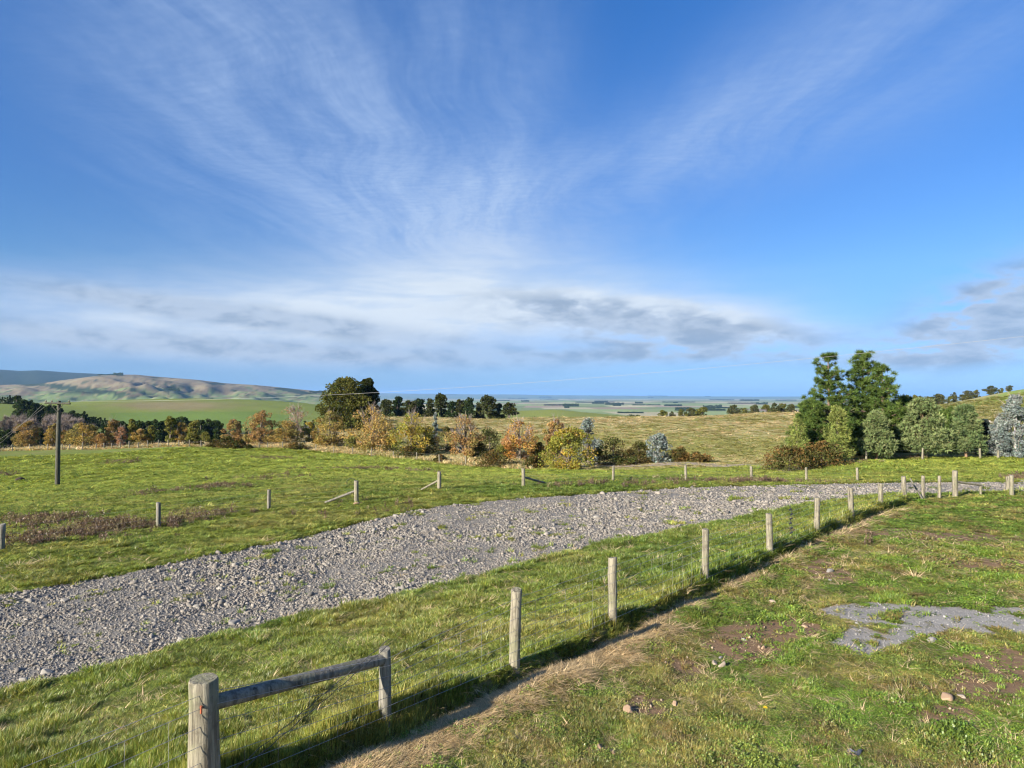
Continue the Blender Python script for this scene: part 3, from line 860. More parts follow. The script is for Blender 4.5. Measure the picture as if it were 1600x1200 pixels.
# ---- tall dry grass on the bank by the far fence and on the tan hillside
x, y, r = polar_points(60000, 58, 320)
z = ground_z(x, y); px, py = project(x, y, z)
dl = np.interp(px, [-400, 0, 380, 494, 551, 615, 687, 728, 820, 1000, 1200, 1300, 1350, 1800], [118, 118, 112, 106, 98, 90, 82, 78, 73, 66, 61, 66, 64, 64])
keep = (y > dl) & (y < np.where(px < 540, dl + 26, 400)) & (px > -60) & (px < 1660)
x, y, z, r, py, px, dl = x[keep], y[keep], z[keep], r[keep], py[keep], px[keep], dl[keep]
n = len(x); q = fbm(x * 0.03, y * 0.05, 33, 4)
tn = np.clip(0.12 + 1.6 * (q - 0.42) + 0.55 * sstep(py, 668, 652) + 0.5 * sstep(py, 704, 716) * (px < 830), 0.05, 1)
tn = np.where(px < 560, 0.95, tn)
rh = (px > 1420)
tn = np.where(rh, 0.08, tn)
tint = np.where((rng.uniform(size=n) < tn)[:, None], np.array((0.48, 0.42, 0.23)), np.array((0.275, 0.29, 0.095))) * rng.uniform(0.75, 1.25, n)[:, None]
hh = np.where((y < dl + 10) & (px < 830), 0.5, 0.11) * rng.uniform(0.5, 1.3, n)
hh = np.where(rh | (px > 1235), 0.2, hh)
scatter('dry_grass', np.stack([x, y, z - 0.02], -1), np.stack([rng.normal(0, .1, n), rng.normal(0, .1, n), rng.uniform(0, 6.28, n)], -1),
        np.stack([r * 0.006, r * 0.006, hh], -1), tint, rng.integers(0, 6, n), tufts, 'long dry tan grass on the bank and hillside behind the far fence', 'grass')
print('dry grass', n)

# ---- dead brown weeds standing in the left paddock and along the second fence
def weed_mesh(name, seed):
    g = np.random.default_rng(seed); mb = MB()
    for k_ in range(9):
        b0 = np.array([g.normal(0, .35), g.normal(0, .35), -0.05]); tip = b0 + np.array([g.normal(0, .18), g.normal(0, .18), g.uniform(.6, 1.0)])
        mb.tube([b0, tip], [0.03, 0.012], 3, (1, 1, 1), cap=False)
        for q_ in range(7):
            s = g.uniform(0.25, 1.0); p0 = b0 + (tip - b0) * s; u = g.normal(size=3); u /= np.linalg.norm(u); w_ = np.cross(u, g.normal(size=3)); w_ /= np.linalg.norm(w_)
            l_ = g.uniform(.08, .17)
            mb.add([p0, p0 + u * l_ + w_ * l_ * .4, p0 + u * l_ * 1.7, p0 + u * l_ - w_ * l_ * .4], [(0, 1, 2), (0, 2, 3)], np.array((1, 1, 1)) * g.uniform(.7, 1.3))
    return mb.mesh(name, M_GRASS)


weeds = [weed_mesh('weed', 300 + k_) for k_ in range(5)]
WP = [(70, 815, 75, 12, 260), (150, 830, 60, 16, 330), (30, 848, 40, 8, 90), (205, 824, 45, 6, 120), (300, 812, 60, 6, 60), (90, 838, 80, 6, 120), (270, 822, 7, 8, 30), (345, 761, 45, 6, 130), (195, 722, 34, 5, 120), (590, 733, 90, 3.5, 170), (425, 716, 45, 5, 120), (250, 770, 50, 8, 60), (430, 745, 60, 10, 60),
      (10, 742, 15, 4, 40), (950, 757, 110, 4, 90), (1170, 753, 120, 3.5, 190), (1585, 748, 20, 6, 60), (1440, 715, 14, 4, 60), (1330, 722, 40, 5, 40), (330, 806, 60, 10, 60), (1240, 842, 16, 8, 6), (1355, 845, 10, 6, 9), (560, 800, 90, 18, 40)]
wx_, wy_, wz_ = [], [], []
for (cx, cy, rx_, ry_, k_) in WP:
    c0 = ground_at(cx, cy); k_ = k_ // 2
    sy = ry_ * 0.6 * c0.y ** 2 / (F * max(CAMZ - c0.z, 2.0)); sx = rx_ * 0.6 * c0.y / F
    wy_.append(c0.y + rng.normal(0, sy, k_)); wx_.append(c0.x / c0.y * wy_[-1] + rng.normal(0, sx, k_))
wx_, wy_ = np.concatenate(wx_), np.concatenate(wy_); wz_ = ground_z(wx_, wy_); n = len(wx_); rr = np.hypot(wx_, wy_)
sr = rng.uniform(.16, .34, n) * np.clip(rr / 30, 0.7, 2.2); hh = rng.uniform(.16, .42, n)
tint = np.where((rng.uniform(size=n) < .75)[:, None], np.array((0.15, 0.10, 0.065)), np.array((0.24, 0.20, 0.10))) * rng.uniform(.6, 1.3, n)[:, None]
scatter('dead_weeds', np.stack([wx_, wy_, wz_], -1), np.stack([rng.normal(0, .1, n), rng.normal(0, .1, n), rng.uniform(0, 6.28, n)], -1), np.stack([sr, sr, hh], -1), tint, rng.integers(0, 5, n), weeds,
        'dead brown thistles and dock standing in patches of the paddock', 'weeds')

# ------------------------------------------------------------------ fences
def post_mesh(name, h, r0, r1, mat, seg=12, seed=0, below=0.35):
    g = np.random.default_rng(seed); mb = MB()
    lv = np.array([-below, 0.0, 0.25 * h, 0.5 * h, 0.75 * h, h - 0.012, h])
    rr = np.interp(lv, [0, h], [r0, r1]) * (1 + g.normal(0, 0.025, len(lv))); rr[-1] -= 0.010
    cx = np.cumsum(g.normal(0, 0.004, len(lv))); cy = np.cumsum(g.normal(0, 0.004, len(lv)))
    t_ = np.linspace(0, 2 * math.pi, seg, endpoint=False); lob = 1 + 0.04 * np.sin(2 * t_ + g.uniform(0, 6)) + 0.02 * np.sin(5 * t_)
    tilt = g.normal(0, 0.004, 2)
    ring = np.stack([cx[:, None] + rr[:, None] * lob * np.cos(t_), cy[:, None] + rr[:, None] * lob * np.sin(t_), np.repeat(lv[:, None], seg, 1)], -1)
    ring[-2:, :, 2] += (tilt[0] * np.cos(t_) + tilt[1] * np.sin(t_)) * 2
    m_ = len(lv); i_ = np.arange(m_ - 1)[:, None] * seg; j_ = np.arange(seg)[None]; j2 = (j_ + 1) % seg
    mb.add(ring.reshape(-1, 3), np.stack([i_ + j_, i_ + j2, i_ + seg + j2, i_ + seg + j_], -1).reshape(-1, 4))
    mb.add(np.vstack([ring[-1], [cx[-1], cy[-1], h]]), [(k_, (k_ + 1) % seg, seg) for k_ in range(seg)])
    return mb.mesh(name, mat)


def beam(name, p, q, r0, r1, mat, parent, origin, seg=8, sag=0.0, n=2):
    p = np.array(p) - np.array(origin); q = np.array(q) - np.array(origin)
    t_ = np.linspace(0, 1, n)
    pts = p[None] + (q - p)[None] * t_[:, None]
    pts[:, 2] -= sag * 4 * t_ * (1 - t_)
    mb = MB(); mb.tube(pts, np.linspace(r0, r1, n), seg)
    return link(name, mb.mesh(name, mat, smooth=False), parent)


# the fence beside the lawn
X0 = -7.77
fa = empty('post_and_wire_fence', (X0 + 0.92 * 5.56, 5.56, 0))
tag(fa, 'weathered post and wire fence with top rail running diagonally beside the lawn', 'fence')
O = fa.location.copy()
fpx = (323, 600, 801, 953, 1097, 1199, 1272, 1327, 1373, 1410)
ftop = (1055, 1011, 918, 870, 826, 802, 777, 762, 755, 744)
frad = (0.118, 0.068, 0.072, 0.068, 0.070, 0.075, 0.076, 0.082, 0.080, 0.085)
PA = []
for k_, (px_, ty_, rd_) in enumerate(zip(fpx, ftop, frad)):
    Y = -F * X0 / (1720 - px_); X = X0 + 0.92 * Y
    X, Y = X + FNRM[0] * 0.03, Y + FNRM[1] * 0.03
    zt = CAMZ - (ty_ - 620) / F * Y
    zb = gz(X, Y) - 0.06
    PA.append((X, Y, zb, zt))
    nm = 'strainer_post' if k_ == 0 else 'post'
    o = link(nm, post_mesh(nm, zt - zb, rd_ * 1.04, rd_ * 0.97, M_POST_OLD if k_ == 1 else M_POST, 16 if k_ < 4 else 10, 400 + k_), fa, Vector((X, Y, zb)) - O, (math.radians(random.Random(k_).uniform(-2, 2)), math.radians(random.Random(k_ + 50).uniform(-2, 2)), 0))
    if k_ == 0: tag(o, 'thick round corner post with rusty bolt')
    if k_ == 1: tag(o, 'greyer post at the end of the top rail')
a_, b_ = PA[0], PA[1]
rl = beam('top_rail', (a_[0] + FDIR[0] * 0.08, a_[1] + FDIR[1] * 0.08, a_[3] - 0.235), (b_[0] - FDIR[0] * 0.03, b_[1] - FDIR[1] * 0.03, b_[3] - 0.10), 0.066, 0.060, M_POST_OLD, fa, O, 12, 0.0, 6)
tag(rl, 'round grey timber rail')
M_RUST = plain_material('rusty_iron', (0.36, 0.10, 0.045), 0.8, 0.2, 0.4, 40)
mb = MB(); cx_, cy_ = a_[0] - O.x, a_[1] - O.y
bd = np.array([-a_[0], -a_[1]]) / math.hypot(a_[0], a_[1])
bs = np.array([-bd[1], bd[0]])
q0 = np.array([cx_ + bd[0] * 0.112 - bs[0] * 0.03, cy_ + bd[1] * 0.112 - bs[1] * 0.03, a_[3] - 0.19])
mb.tube([q0, q0 + np.array([bd[0] * 0.035, bd[1] * 0.035, 0])], 0.011, 6); mb.tube([q0 + np.array([bd[0] * .03, bd[1] * .03, 0.01]), q0 + np.array([bd[0] * .03, bd[1] * .03, -0.045])], 0.009, 6)
link('bolt', mb.mesh('bolt', M_RUST), fa)
# wires, with vertical netting stays on the near spans
WH = (0.10, 0.24, 0.38, 0.53, 0.70, 0.86, 0.98)
before = (PA[0][0] - FDIR[0] * 3.2, PA[0][1] - FDIR[1] * 3.2, 0.0, 1.1)
run = [before] + PA
for hgt_ in WH:
    pts = []
    for (X, Y, zb, zt) in run:
        pts.append((X + FNRM[0] * 0.085 - O.x, Y + FNRM[1] * 0.085 - O.y, zb + 0.06 + (zt - zb - 0.06) * hgt_ / 1.08))
    mb = MB(); mb.tube(np.array(pts), 0.0028, 3, cap=False)
    link('wire', mb.mesh('wire', M_WIRE), fa)
for (a_, b_, st) in ((run[0], run[1], 0.3), (run[1], run[2], 0.3), (run[2], run[3], 0.3), (run[3], run[4], 0.3), (run[4], run[5], 0.35)):
    n_ = int(math.hypot(b_[0] - a_[0], b_[1] - a_[1]) / st); mb = MB()
    for k_ in range(1, n_):
        f_ = k_ / n_; X = a_[0] + (b_[0] - a_[0]) * f_ + FNRM[0] * 0.085 - O.x; Y = a_[1] + (b_[1] - a_[1]) * f_ + FNRM[1] * 0.085 - O.y
        zb = a_[2] + (b_[2] - a_[2]) * f_; zt = a_[3] + (b_[3] - a_[3]) * f_
        mb.tube([(X, Y, zb + 0.12), (X, Y, zb + 0.06 + (zt - zb - 0.06) * 0.86 / 1.08)], 0.0016, 3, cap=False)
    tag(link('netting_stays', mb.mesh('netting_stays', M_WIRE), fa), kind='stuff')
# twisted brace wires of the corner assembly
for s_, e_ in ((0.10, 0.78), (0.16, 0.84)):
    a_, b_ = PA[0], PA[1]
    mb = MB(); t_ = np.linspace(0, 1, 40); w_ = 0.012 * np.sin(t_ * 60)
    pts = np.stack([a_[0] + (b_[0] - a_[0]) * t_ + FNRM[0] * (0.10 + w_ * .5) - O.x, a_[1] + (b_[1] - a_[1]) * t_ + FNRM[1] * (0.10 + w_ * .5) - O.y, a_[2] + s_ + (b_[2] + e_ + .1 - a_[2] - s_) * t_ + w_], -1)
    mb.tube(pts, 0.004, 4, cap=False); link('brace_wire', mb.mesh('brace_wire', plain_material('dark_wire', (0.10, 0.10, 0.10), 0.6, 0.5)), fa)
# dark dropper hanging on the wires
dp = on_ground(1236, 15.9); dp.x, dp.y = X0 + 0.92 * 16.0, 16.0
M_BLACK = plain_material('black_plastic', (0.02, 0.022, 0.028), 0.4)
mb = MB()
for k_ in range(6):
    zz = gz(dp.x, dp.y) + 0.22 + k_ * 0.115; dx_ = 0.02 * math.sin(k_ * 2.1)
    mb.tube([(dp.x - O.x + dx_ - 0.035, dp.y - O.y, zz), (dp.x - O.x + dx_ + 0.035, dp.y - O.y, zz + 0.03)], [0.022, 0.016], 6)
    mb.tube([(dp.x - O.x + dx_, dp.y - O.y, zz), (dp.x - O.x + dx_, dp.y - O.y, zz + 0.12)], 0.006, 4)
link('dropper', mb.mesh('dropper', M_BLACK), fa)

# return of that fence along the yard, with braced strainer
fb = empty('post_and_rail_corner_fence', on_ground(1490, 26.6))
tag(fb, 'pale timber posts and low brace where the lawn fence turns right by the gravel', 'fence')
O = fb.location.copy(); PB = []
for k_, (px_, ty_, Y, rd_) in enumerate(((1440, 743, 26.0, .075), (1465, 743, 26.3, .065), (1490, 735, 26.7, .11), (1530, 757, 27.2, .05), (1578, 742, 27.0, .09), (1572, 744, 29.5, .08), (1650, 744, 27.4, .08))):
    p_ = on_ground(px_, Y); zt = CAMZ - (ty_ - 620) / F * Y; nm = 'strainer_post' if k_ == 2 else 'post'
    PB.append((p_.x, p_.y, p_.z, zt))
    o = link(nm, post_mesh(nm, zt - p_.z, rd_, rd_ * .95, M_POST, 10, 430 + k_), fb, p_ - O)
s_, e_ = PB[2], PB[3]
beam('brace', (s_[0] + .06, s_[1], s_[3] - 0.46), (e_[0], e_[1], e_[3] - 0.02), 0.05, 0.045, M_POST, fb, O, 8)
p_ = on_ground(1418, 25.8)
o = beam('leaning_stake', (p_.x + .55, p_.y, p_.z), (p_.x + .12, p_.y + .1, p_.z + .82), 0.035, 0.03, M_POST_OLD, fb, O, 6)
for hgt_ in (0.3, 0.55, 0.8):
    for aa, bb in ((PA[-1], PB[0]), (PB[0], PB[1]), (PB[1], PB[2]), (PB[4], PB[6])):
        beam('wire', (aa[0], aa[1] - .09, aa[2] + hgt_ * (aa[3] - aa[2])), (bb[0], bb[1] - .09, bb[2] + hgt_ * (bb[3] - bb[2])), 0.0025, 0.0025, M_WIRE, fb, O, 3)

# second fence, on the far side of the gravel
S2 = [(2, 822, 860, .085), (248, 785, 825, .08), (420, 765, 796, .075), (557, 751, 785, .105), (686, 737, 766, .10), (818, 732, 762, .10), (958, 728, 753, .075), (1072, 727, 751, .075), (1174, 728, 751, .075), (1260, 731, 752, .07), (1340, 737, 753, .07)]
p0 = ground_at(557, 785); fc = empty('paddock_fence', p0); O = fc.location.copy(); PC = []
tag(fc, 'grey post and wire fence with leaning braces between gravel yard and green paddock', 'fence')
for k_, (px_, ty_, by_, rd_) in enumerate(S2):
    p_ = ground_at(px_, by_); zt = at(px_, ty_, p_.y).z
    zt = max(zt, p_.z + 0.8)
    PC.append((p_.x, p_.y, p_.z, zt))
    nm = 'strainer_post' if k_ in (3, 4, 5) else 'post'
    o = link(nm, post_mesh(nm, zt - p_.z, rd_, rd_ * .95, M_POST_OLD if k_ < 3 else M_POST, 10, 450 + k_), fc, p_ - O, (0, random.Random(k_).uniform(-.02, .02), 0))
for (k_, ex, ey) in ((3, 508, 787), (4, 658, 767), (5, 856, 757)):
    e_ = ground_at(ex, ey); s_ = PC[k_]
    o = beam('brace', (s_[0], s_[1], s_[2] + 0.55 * (s_[3] - s_[2])), (e_.x, e_.y, e_.z + .05), 0.055, 0.05, M_POST_OLD if k_ != 4 else M_POST, fc, O, 8)
for hgt_ in (0.2, 0.4, 0.62, 0.85):
    for lo, hi in ((0, 3), (4, 4), (5, 10)):
        if hi <= lo: continue
        pts = [(q[0] - O.x, q[1] - .1 - O.y, q[2] + hgt_ * (q[3] - q[2]) - O.z) for q in PC[lo:hi + 1]]
        mb = MB(); mb.tube(np.array(pts), 0.0022, 3, cap=False); link('wire', mb.mesh('wire', M_WIRE), fc)
# curl of loose wire on the braced post
s_ = PC[3]; t_ = np.linspace(0, 1.15 * math.pi, 14); mb = MB()
mb.tube(np.stack([s_[0] - O.x - 0.22 + 0.20 * np.cos(t_), np.full(14, s_[1] - O.y - .06), s_[3] - O.z - .06 + .17 * np.sin(t_)], -1), 0.010, 5)
link('loose_wire', mb.mesh('loose_wire', M_BLACK), fc)

# far fence along the dry bank
FX = (1, 21, 48, 76, 98, 110, 130, 152, 164, 176, 189, 203, 217, 232, 249, 264, 280, 297, 315, 340, 362, 384, 406, 419, 442, 468, 494, 522, 551, 581, 615, 652, 687, 728)
FYD = np.interp(FX, [0, 380, 494, 551, 615, 687, 728], [118, 112, 106, 98, 90, 82, 78])
p0 = on_ground(384, 112); fd = empty('boundary_fence', p0); O = fd.location.copy(); PD = []
tag(fd, 'long thin post and wire fence along the dry bank under the autumn trees', 'fence')
pm = [post_mesh('post', 1.15, 0.09, 0.085, M_POST, 6, 480 + k_) for k_ in range(3)]
for k_, (px_, Y) in enumerate(zip(FX, FYD)):
    p_ = on_ground(px_, float(Y) + 0.3); PD.append(p_)
    link('post', pm[k_ % 3], fd, p_ - O, (0, random.Random(k_).uniform(-.06, .06), k_), (1, 1, random.Random(k_ + 9).uniform(.85, 1.15)))
for hgt_ in (0.45, 0.75, 1.0):
    mb = MB(); mb.tube(np.array([(q.x - O.x, q.y - O.y, q.z - O.z + hgt_) for q in PD]), 0.004, 3, cap=False); link('wire', mb.mesh('wire', M_WIRE), fd)
# fence in front of the conifers
p0 = on_ground(1440, 62); fe = empty('conifer_fence', p0); O = fe.location.copy(); PE = []
tag(fe, 'pale wooden posts with wire standing in front of the conifers on the right', 'fence')
for k_, (px_, ty_, Y) in enumerate(((1352, 705, 61.5), (1364, 711, 63), (1440, 700, 62), (1447, 709, 64), (1530, 700, 62), (1558, 704, 62), (1625, 702, 62))):
    p_ = on_ground(px_, Y); zt = at(px_, ty_, Y).z; PE.append(p_)
    link('post', post_mesh('post', max(zt - p_.z, .8), .10, .09, M_POST, 8, 500 + k_), fe, p_ - O, (0, random.Random(k_).uniform(-.08, .05), 0))
for hgt_ in (0.3, 0.6, 0.9):
    mb = MB(); mb.tube(np.array([(q.x - O.x, q.y - O.y, q.z - O.z + hgt_) for q in PE]), 0.004, 3, cap=False); link('wire', mb.mesh('wire', M_WIRE), fe)

# ------------------------------------------------------------------ power pole and cable
pp = on_ground(92, 58); zt = at(92, 626.5, 58).z; Hp = zt - pp.z
pole = empty('power_pole', pp); tag(pole, 'dark wooden power pole with crossarm standing in the left paddock', 'power pole')
mb = MB(); mb.tube([(0, 0, -.5), (0, 0, Hp * .5), (0.05, 0, Hp)], [0.215, 0.18, 0.14], 8); link('shaft', mb.mesh('shaft', M_POLE), pole)
ca = Hp - 0.22
mb = MB(); mb.tube([(-1.05, -.22, ca + .04), (1.2, -.22, ca - .02)], 0.095, 6); arm = link('crossarm', mb.mesh('crossarm', M_POLE), pole)
for sx in (-1, 1):
    mb = MB(); mb.tube([(sx * .62, -.24, ca - .03), (0.04, -.22, ca - .75)], 0.03, 5); link('arm_brace', mb.mesh('arm_brace', M_POLE), pole)
M_INS = plain_material('brown_insulator', (0.12, 0.06, 0.04), 0.3)
for xx in (-.98, -.45, 1.1):
    mb = MB(); mb.tube([(xx, -.22, ca + .06), (xx, -.22, ca + .14), (xx, -.22, ca + .17), (xx, -.22, ca + .26)], [.03, .03, .06, .035], 7); link('insulator', mb.mesh('insulator', M_INS), arm)
A0 = Vector((pp.x + 1.1, 57.78, pp.z + ca + .2)); B0 = Vector((36.0, 34.0, 0)); B0.z = CAMZ + (620 - 515) / F * 34.0
t_ = np.linspace(0, 1, 60)
cpx_, cpy_ = (500, 800, 1050, 1240, 1442, 1600), (617, 601, 581, 561, 541, 527)
tt, zz = [0], [A0.z]
for qx, qy in zip(cpx_, cpy_):
    k_ = (qx - 800) / F / math.cos(PITCH)      # x = k*y on the plan line from A0 to B0
    s_ = (k_ * A0.y - A0.x) / ((B0.x - A0.x) - k_ * (B0.y - A0.y)); tt.append(s_); zz.append(at(qx, qy, A0.y + (B0.y - A0.y) * s_).z)
pf = np.polyfit(tt, zz, 3)
pts = np.stack([A0.x + (B0.x - A0.x) * t_, A0.y + (B0.y - A0.y) * t_, np.polyval(pf, t_)], -1)
mb = MB(); mb.tube(pts - np.array(A0), 0.0075, 5, cap=False)
tag(link('power_cable', mb.mesh('power_cable', M_CABLE), None, A0), 'single pale power cable sagging across the sky from the wooden pole', 'cable')
M_CABLE2 = plain_material('thin_power_line', (0.35, 0.35, 0.35), 0.5, 0.3, 0.05)
for k_, (xx, lab) in enumerate(((-.98, 'thin power line leaving the outer left end of the crossarm'), (-.45, 'thin power line leaving the inner left insulator of the crossarm'))):
    a0 = Vector((pp.x + xx, 57.78, pp.z + ca + .2)); b0 = at(-60 - 40 * k_, 735 + 10 * k_, 90)
    pts = np.stack([a0.x + (b0.x - a0.x) * t_, a0.y + (b0.y - a0.y) * t_, a0.z + (b0.z - a0.z) * t_ - .5 * 4 * t_ * (1 - t_)], -1)
    mb = MB(); mb.tube(pts - np.array(a0), 0.010, 4, cap=False); tag(link('power_line', mb.mesh('power_line', M_CABLE2), None, a0), lab, 'power line')

# ------------------------------------------------------------------ trees and shrubs
def unit(v):
    return v / (np.linalg.norm(v, axis=-1, keepdims=True) + 1e-9)


def leaves(mb, c, size, g, cols, out=None, droop=0.0, aspect=0.6):
    """rhombic leaf sprays at points c"""
    n_ = len(c)
    u = g.normal(size=(n_, 3))
    if out is not None: u = u * 0.8 + out * 0.9
    u[:, 2] -= droop
    u = unit(u); w_ = unit(np.cross(u, g.normal(size=(n_, 3))))
    s = (size * g.uniform(.55, 1.3, n_))[:, None]
    v = np.stack([c - u * s * .5, c + w_ * s * .5 * aspect, c + u * s * .5, c - w_ * s * .5 * aspect], 1).reshape(-1, 3)
    b = np.arange(n_)[:, None] * 4
    mb.add(v, b + np.array([[0, 1, 2, 3]]), np.repeat(cols, 4, 0))


def profile(shape, t_):
    if shape == 'round': return np.sqrt(np.clip(1 - (2 * t_ - 0.86) ** 2 / 1.30, 0, 1)) * np.where(t_ < .14, .6 + t_ * 2.8, 1)
    if shape == 'dome': return np.clip(1 - t_ ** 2.6, 0, 1) ** .6 * np.where(t_ < .1, .8 + 2 * t_, 1)
    if shape == 'cone': return np.clip(1.04 - t_, 0, 1) ** .75 * np.where(t_ < .12, .65 + 2.9 * t_, 1)
    if shape == 'column': return np.sin(np.clip(t_ * .93 + .06, 0, 1) * math.pi) ** .45
    if shape == 'spire': return np.clip(1.03 - t_, 0, 1) ** .55 * np.where(t_ < .15, .6 + 2.7 * t_, 1)
    if shape == 'box': return np.where(t_ < .9, 1.0, .7)
    if shape == 'egg': return np.sin(np.clip(t_ * .90 + .10, 0, 1) ** .8 * math.pi) ** .6


def make_tree(seed, H, Wd, shape='round', base=0.12, pal=((.3, .2, .05),), ncl=46, per=85, leaf=.22, clr=.17, bare=0.0, bark=(.13, .11, .085), trunk=.045, lean=0.0, twig=0.0, topbare=0.0, mat=None, needles=False, irregular=.22, multi=1):
    """returns (trunk mesh, crown mesh); the tree stands at the origin, crown width Wd"""
    g = np.random.default_rng(seed)
    tb, cb = MB(), MB()
    R = Wd / 2; pal = np.array(pal)
    zb = base * H; hc = H - zb
    # limbs
    ends = []
    for q in range(ncl):
        t_ = g.uniform(0.02, .96) if q > 3 else (.97, .9, .06, .1)[q]
        a = g.uniform(0, 2 * math.pi)
        prof = float(profile(shape, np.array(t_))) * (1 + irregular * math.sin(3 * a + seed) * g.uniform(.3, 1) + g.normal(0, irregular * .4))
        rr = R * prof * math.sqrt(g.uniform(.12, 1.0)) * (1 - clr * .55)
        ends.append((rr * math.cos(a) + lean * t_ * R, rr * math.sin(a), zb + t_ * hc * (1 - clr * .30), t_, a))
    for q in range(multi):
        off = np.array([g.normal(0, .02 * H), g.normal(0, .02 * H), 0]) if multi > 1 else np.zeros(3)
        mid = np.array([g.normal(0, .02) * H + lean * R * .4, g.normal(0, .02) * H, H * .55]); top = np.array([lean * R * .9 + g.normal(0, .03) * H, g.normal(0, .03) * H, H * .93])
        tb.tube(np.array([off + [0, 0, -.3], off * 1.5 + [0, 0, .25 * zb + .05], mid + off * 2.5, top + off * 2]), np.array([1.25, 1.0, .55, .08]) * trunk * H / multi ** .5, 6, bark)
    nlimb = 24
    for (x_, y_, z_, t_, a) in ends[:nlimb]:
        s0 = max(.14 * H, z_ - g.uniform(.2, .4) * hc - .05 * H)
        p0_ = np.array([lean * R * .5 * s0 / H, 0, s0]); e = np.array([x_, y_, z_]); m_ = (p0_ + e) / 2 + np.array([0, 0, -.03 * H])
        tb.tube(np.array([p0_, m_, e]), np.array([.28, .17, .05]) * trunk * H, 4, np.array(bark) * g.uniform(.8, 1.3), cap=False)
    if twig > 0:
        nt = int(240 * twig)
        for q in range(nt):
            e = ends[g.integers(len(ends))]
            if topbare and e[3] < .45 and g.uniform() < .7: continue
            p0_ = np.array(e[:3]) * np.array([.7, .7, .97]); d_ = unit(np.array([e[0], e[1], .9 * R + g.uniform(0, R)]) + g.normal(0, .5 * R, 3))
            tb.tube(np.array([p0_, p0_ + d_ * g.uniform(.10, .26) * H]), [.012 * H ** .5, .004 * H ** .5], 3, np.array((.30, .25, .22)) * g.uniform(.7, 1.3), cap=False)
    # foliage
    for (x_, y_, z_, t_, a) in ends:
        k_ = int(per * g.uniform(.6, 1.3) * (1 - bare))
        if topbare and t_ > 1 - topbare: k_ = int(k_ * .22)
        if k_ < 2: continue
        cr_ = clr * Wd * g.uniform(.65, 1.25) * (.6 + .4 * float(profile(shape, np.array(t_))))
        d_ = unit(g.normal(size=(k_, 3))); rr = cr_ * g.uniform(.35, 1.0, k_) ** .6
        c_ = np.array([x_, y_, z_]) + d_ * rr[:, None] * np.array([1, 1, .72])
        c_[:, 2] = np.maximum(c_[:, 2], .04 * H)
        base_c = pal[g.integers(len(pal))] * g.uniform(.8, 1.2)
        cols = base_c[None] * g.uniform(.65, 1.35, (k_, 1)) * (1 + g.normal(0, .06, (k_, 3)))
        if needles:
            o_ = unit(d_ + np.array([0, 0, .35])); s = (leaf * g.uniform(.6, 1.3, k_))[:, None]
            w_ = unit(np.cross(o_, g.normal(size=(k_, 3))))
            v = np.stack([c_ - w_ * s * .16, c_ + w_ * s * .16, c_ + o_ * s], 1).reshape(-1, 3)
            cb.add(v, np.arange(k_)[:, None] * 3 + np.array([[0, 1, 2]]), np.repeat(cols, 3, 0))
        else:
            leaves(cb, c_, leaf, g, cols, d_)
    return tb.mesh('trunk', M_BARK), cb.mesh('crown', mat or (M_NEEDLE if needles else M_LEAF))


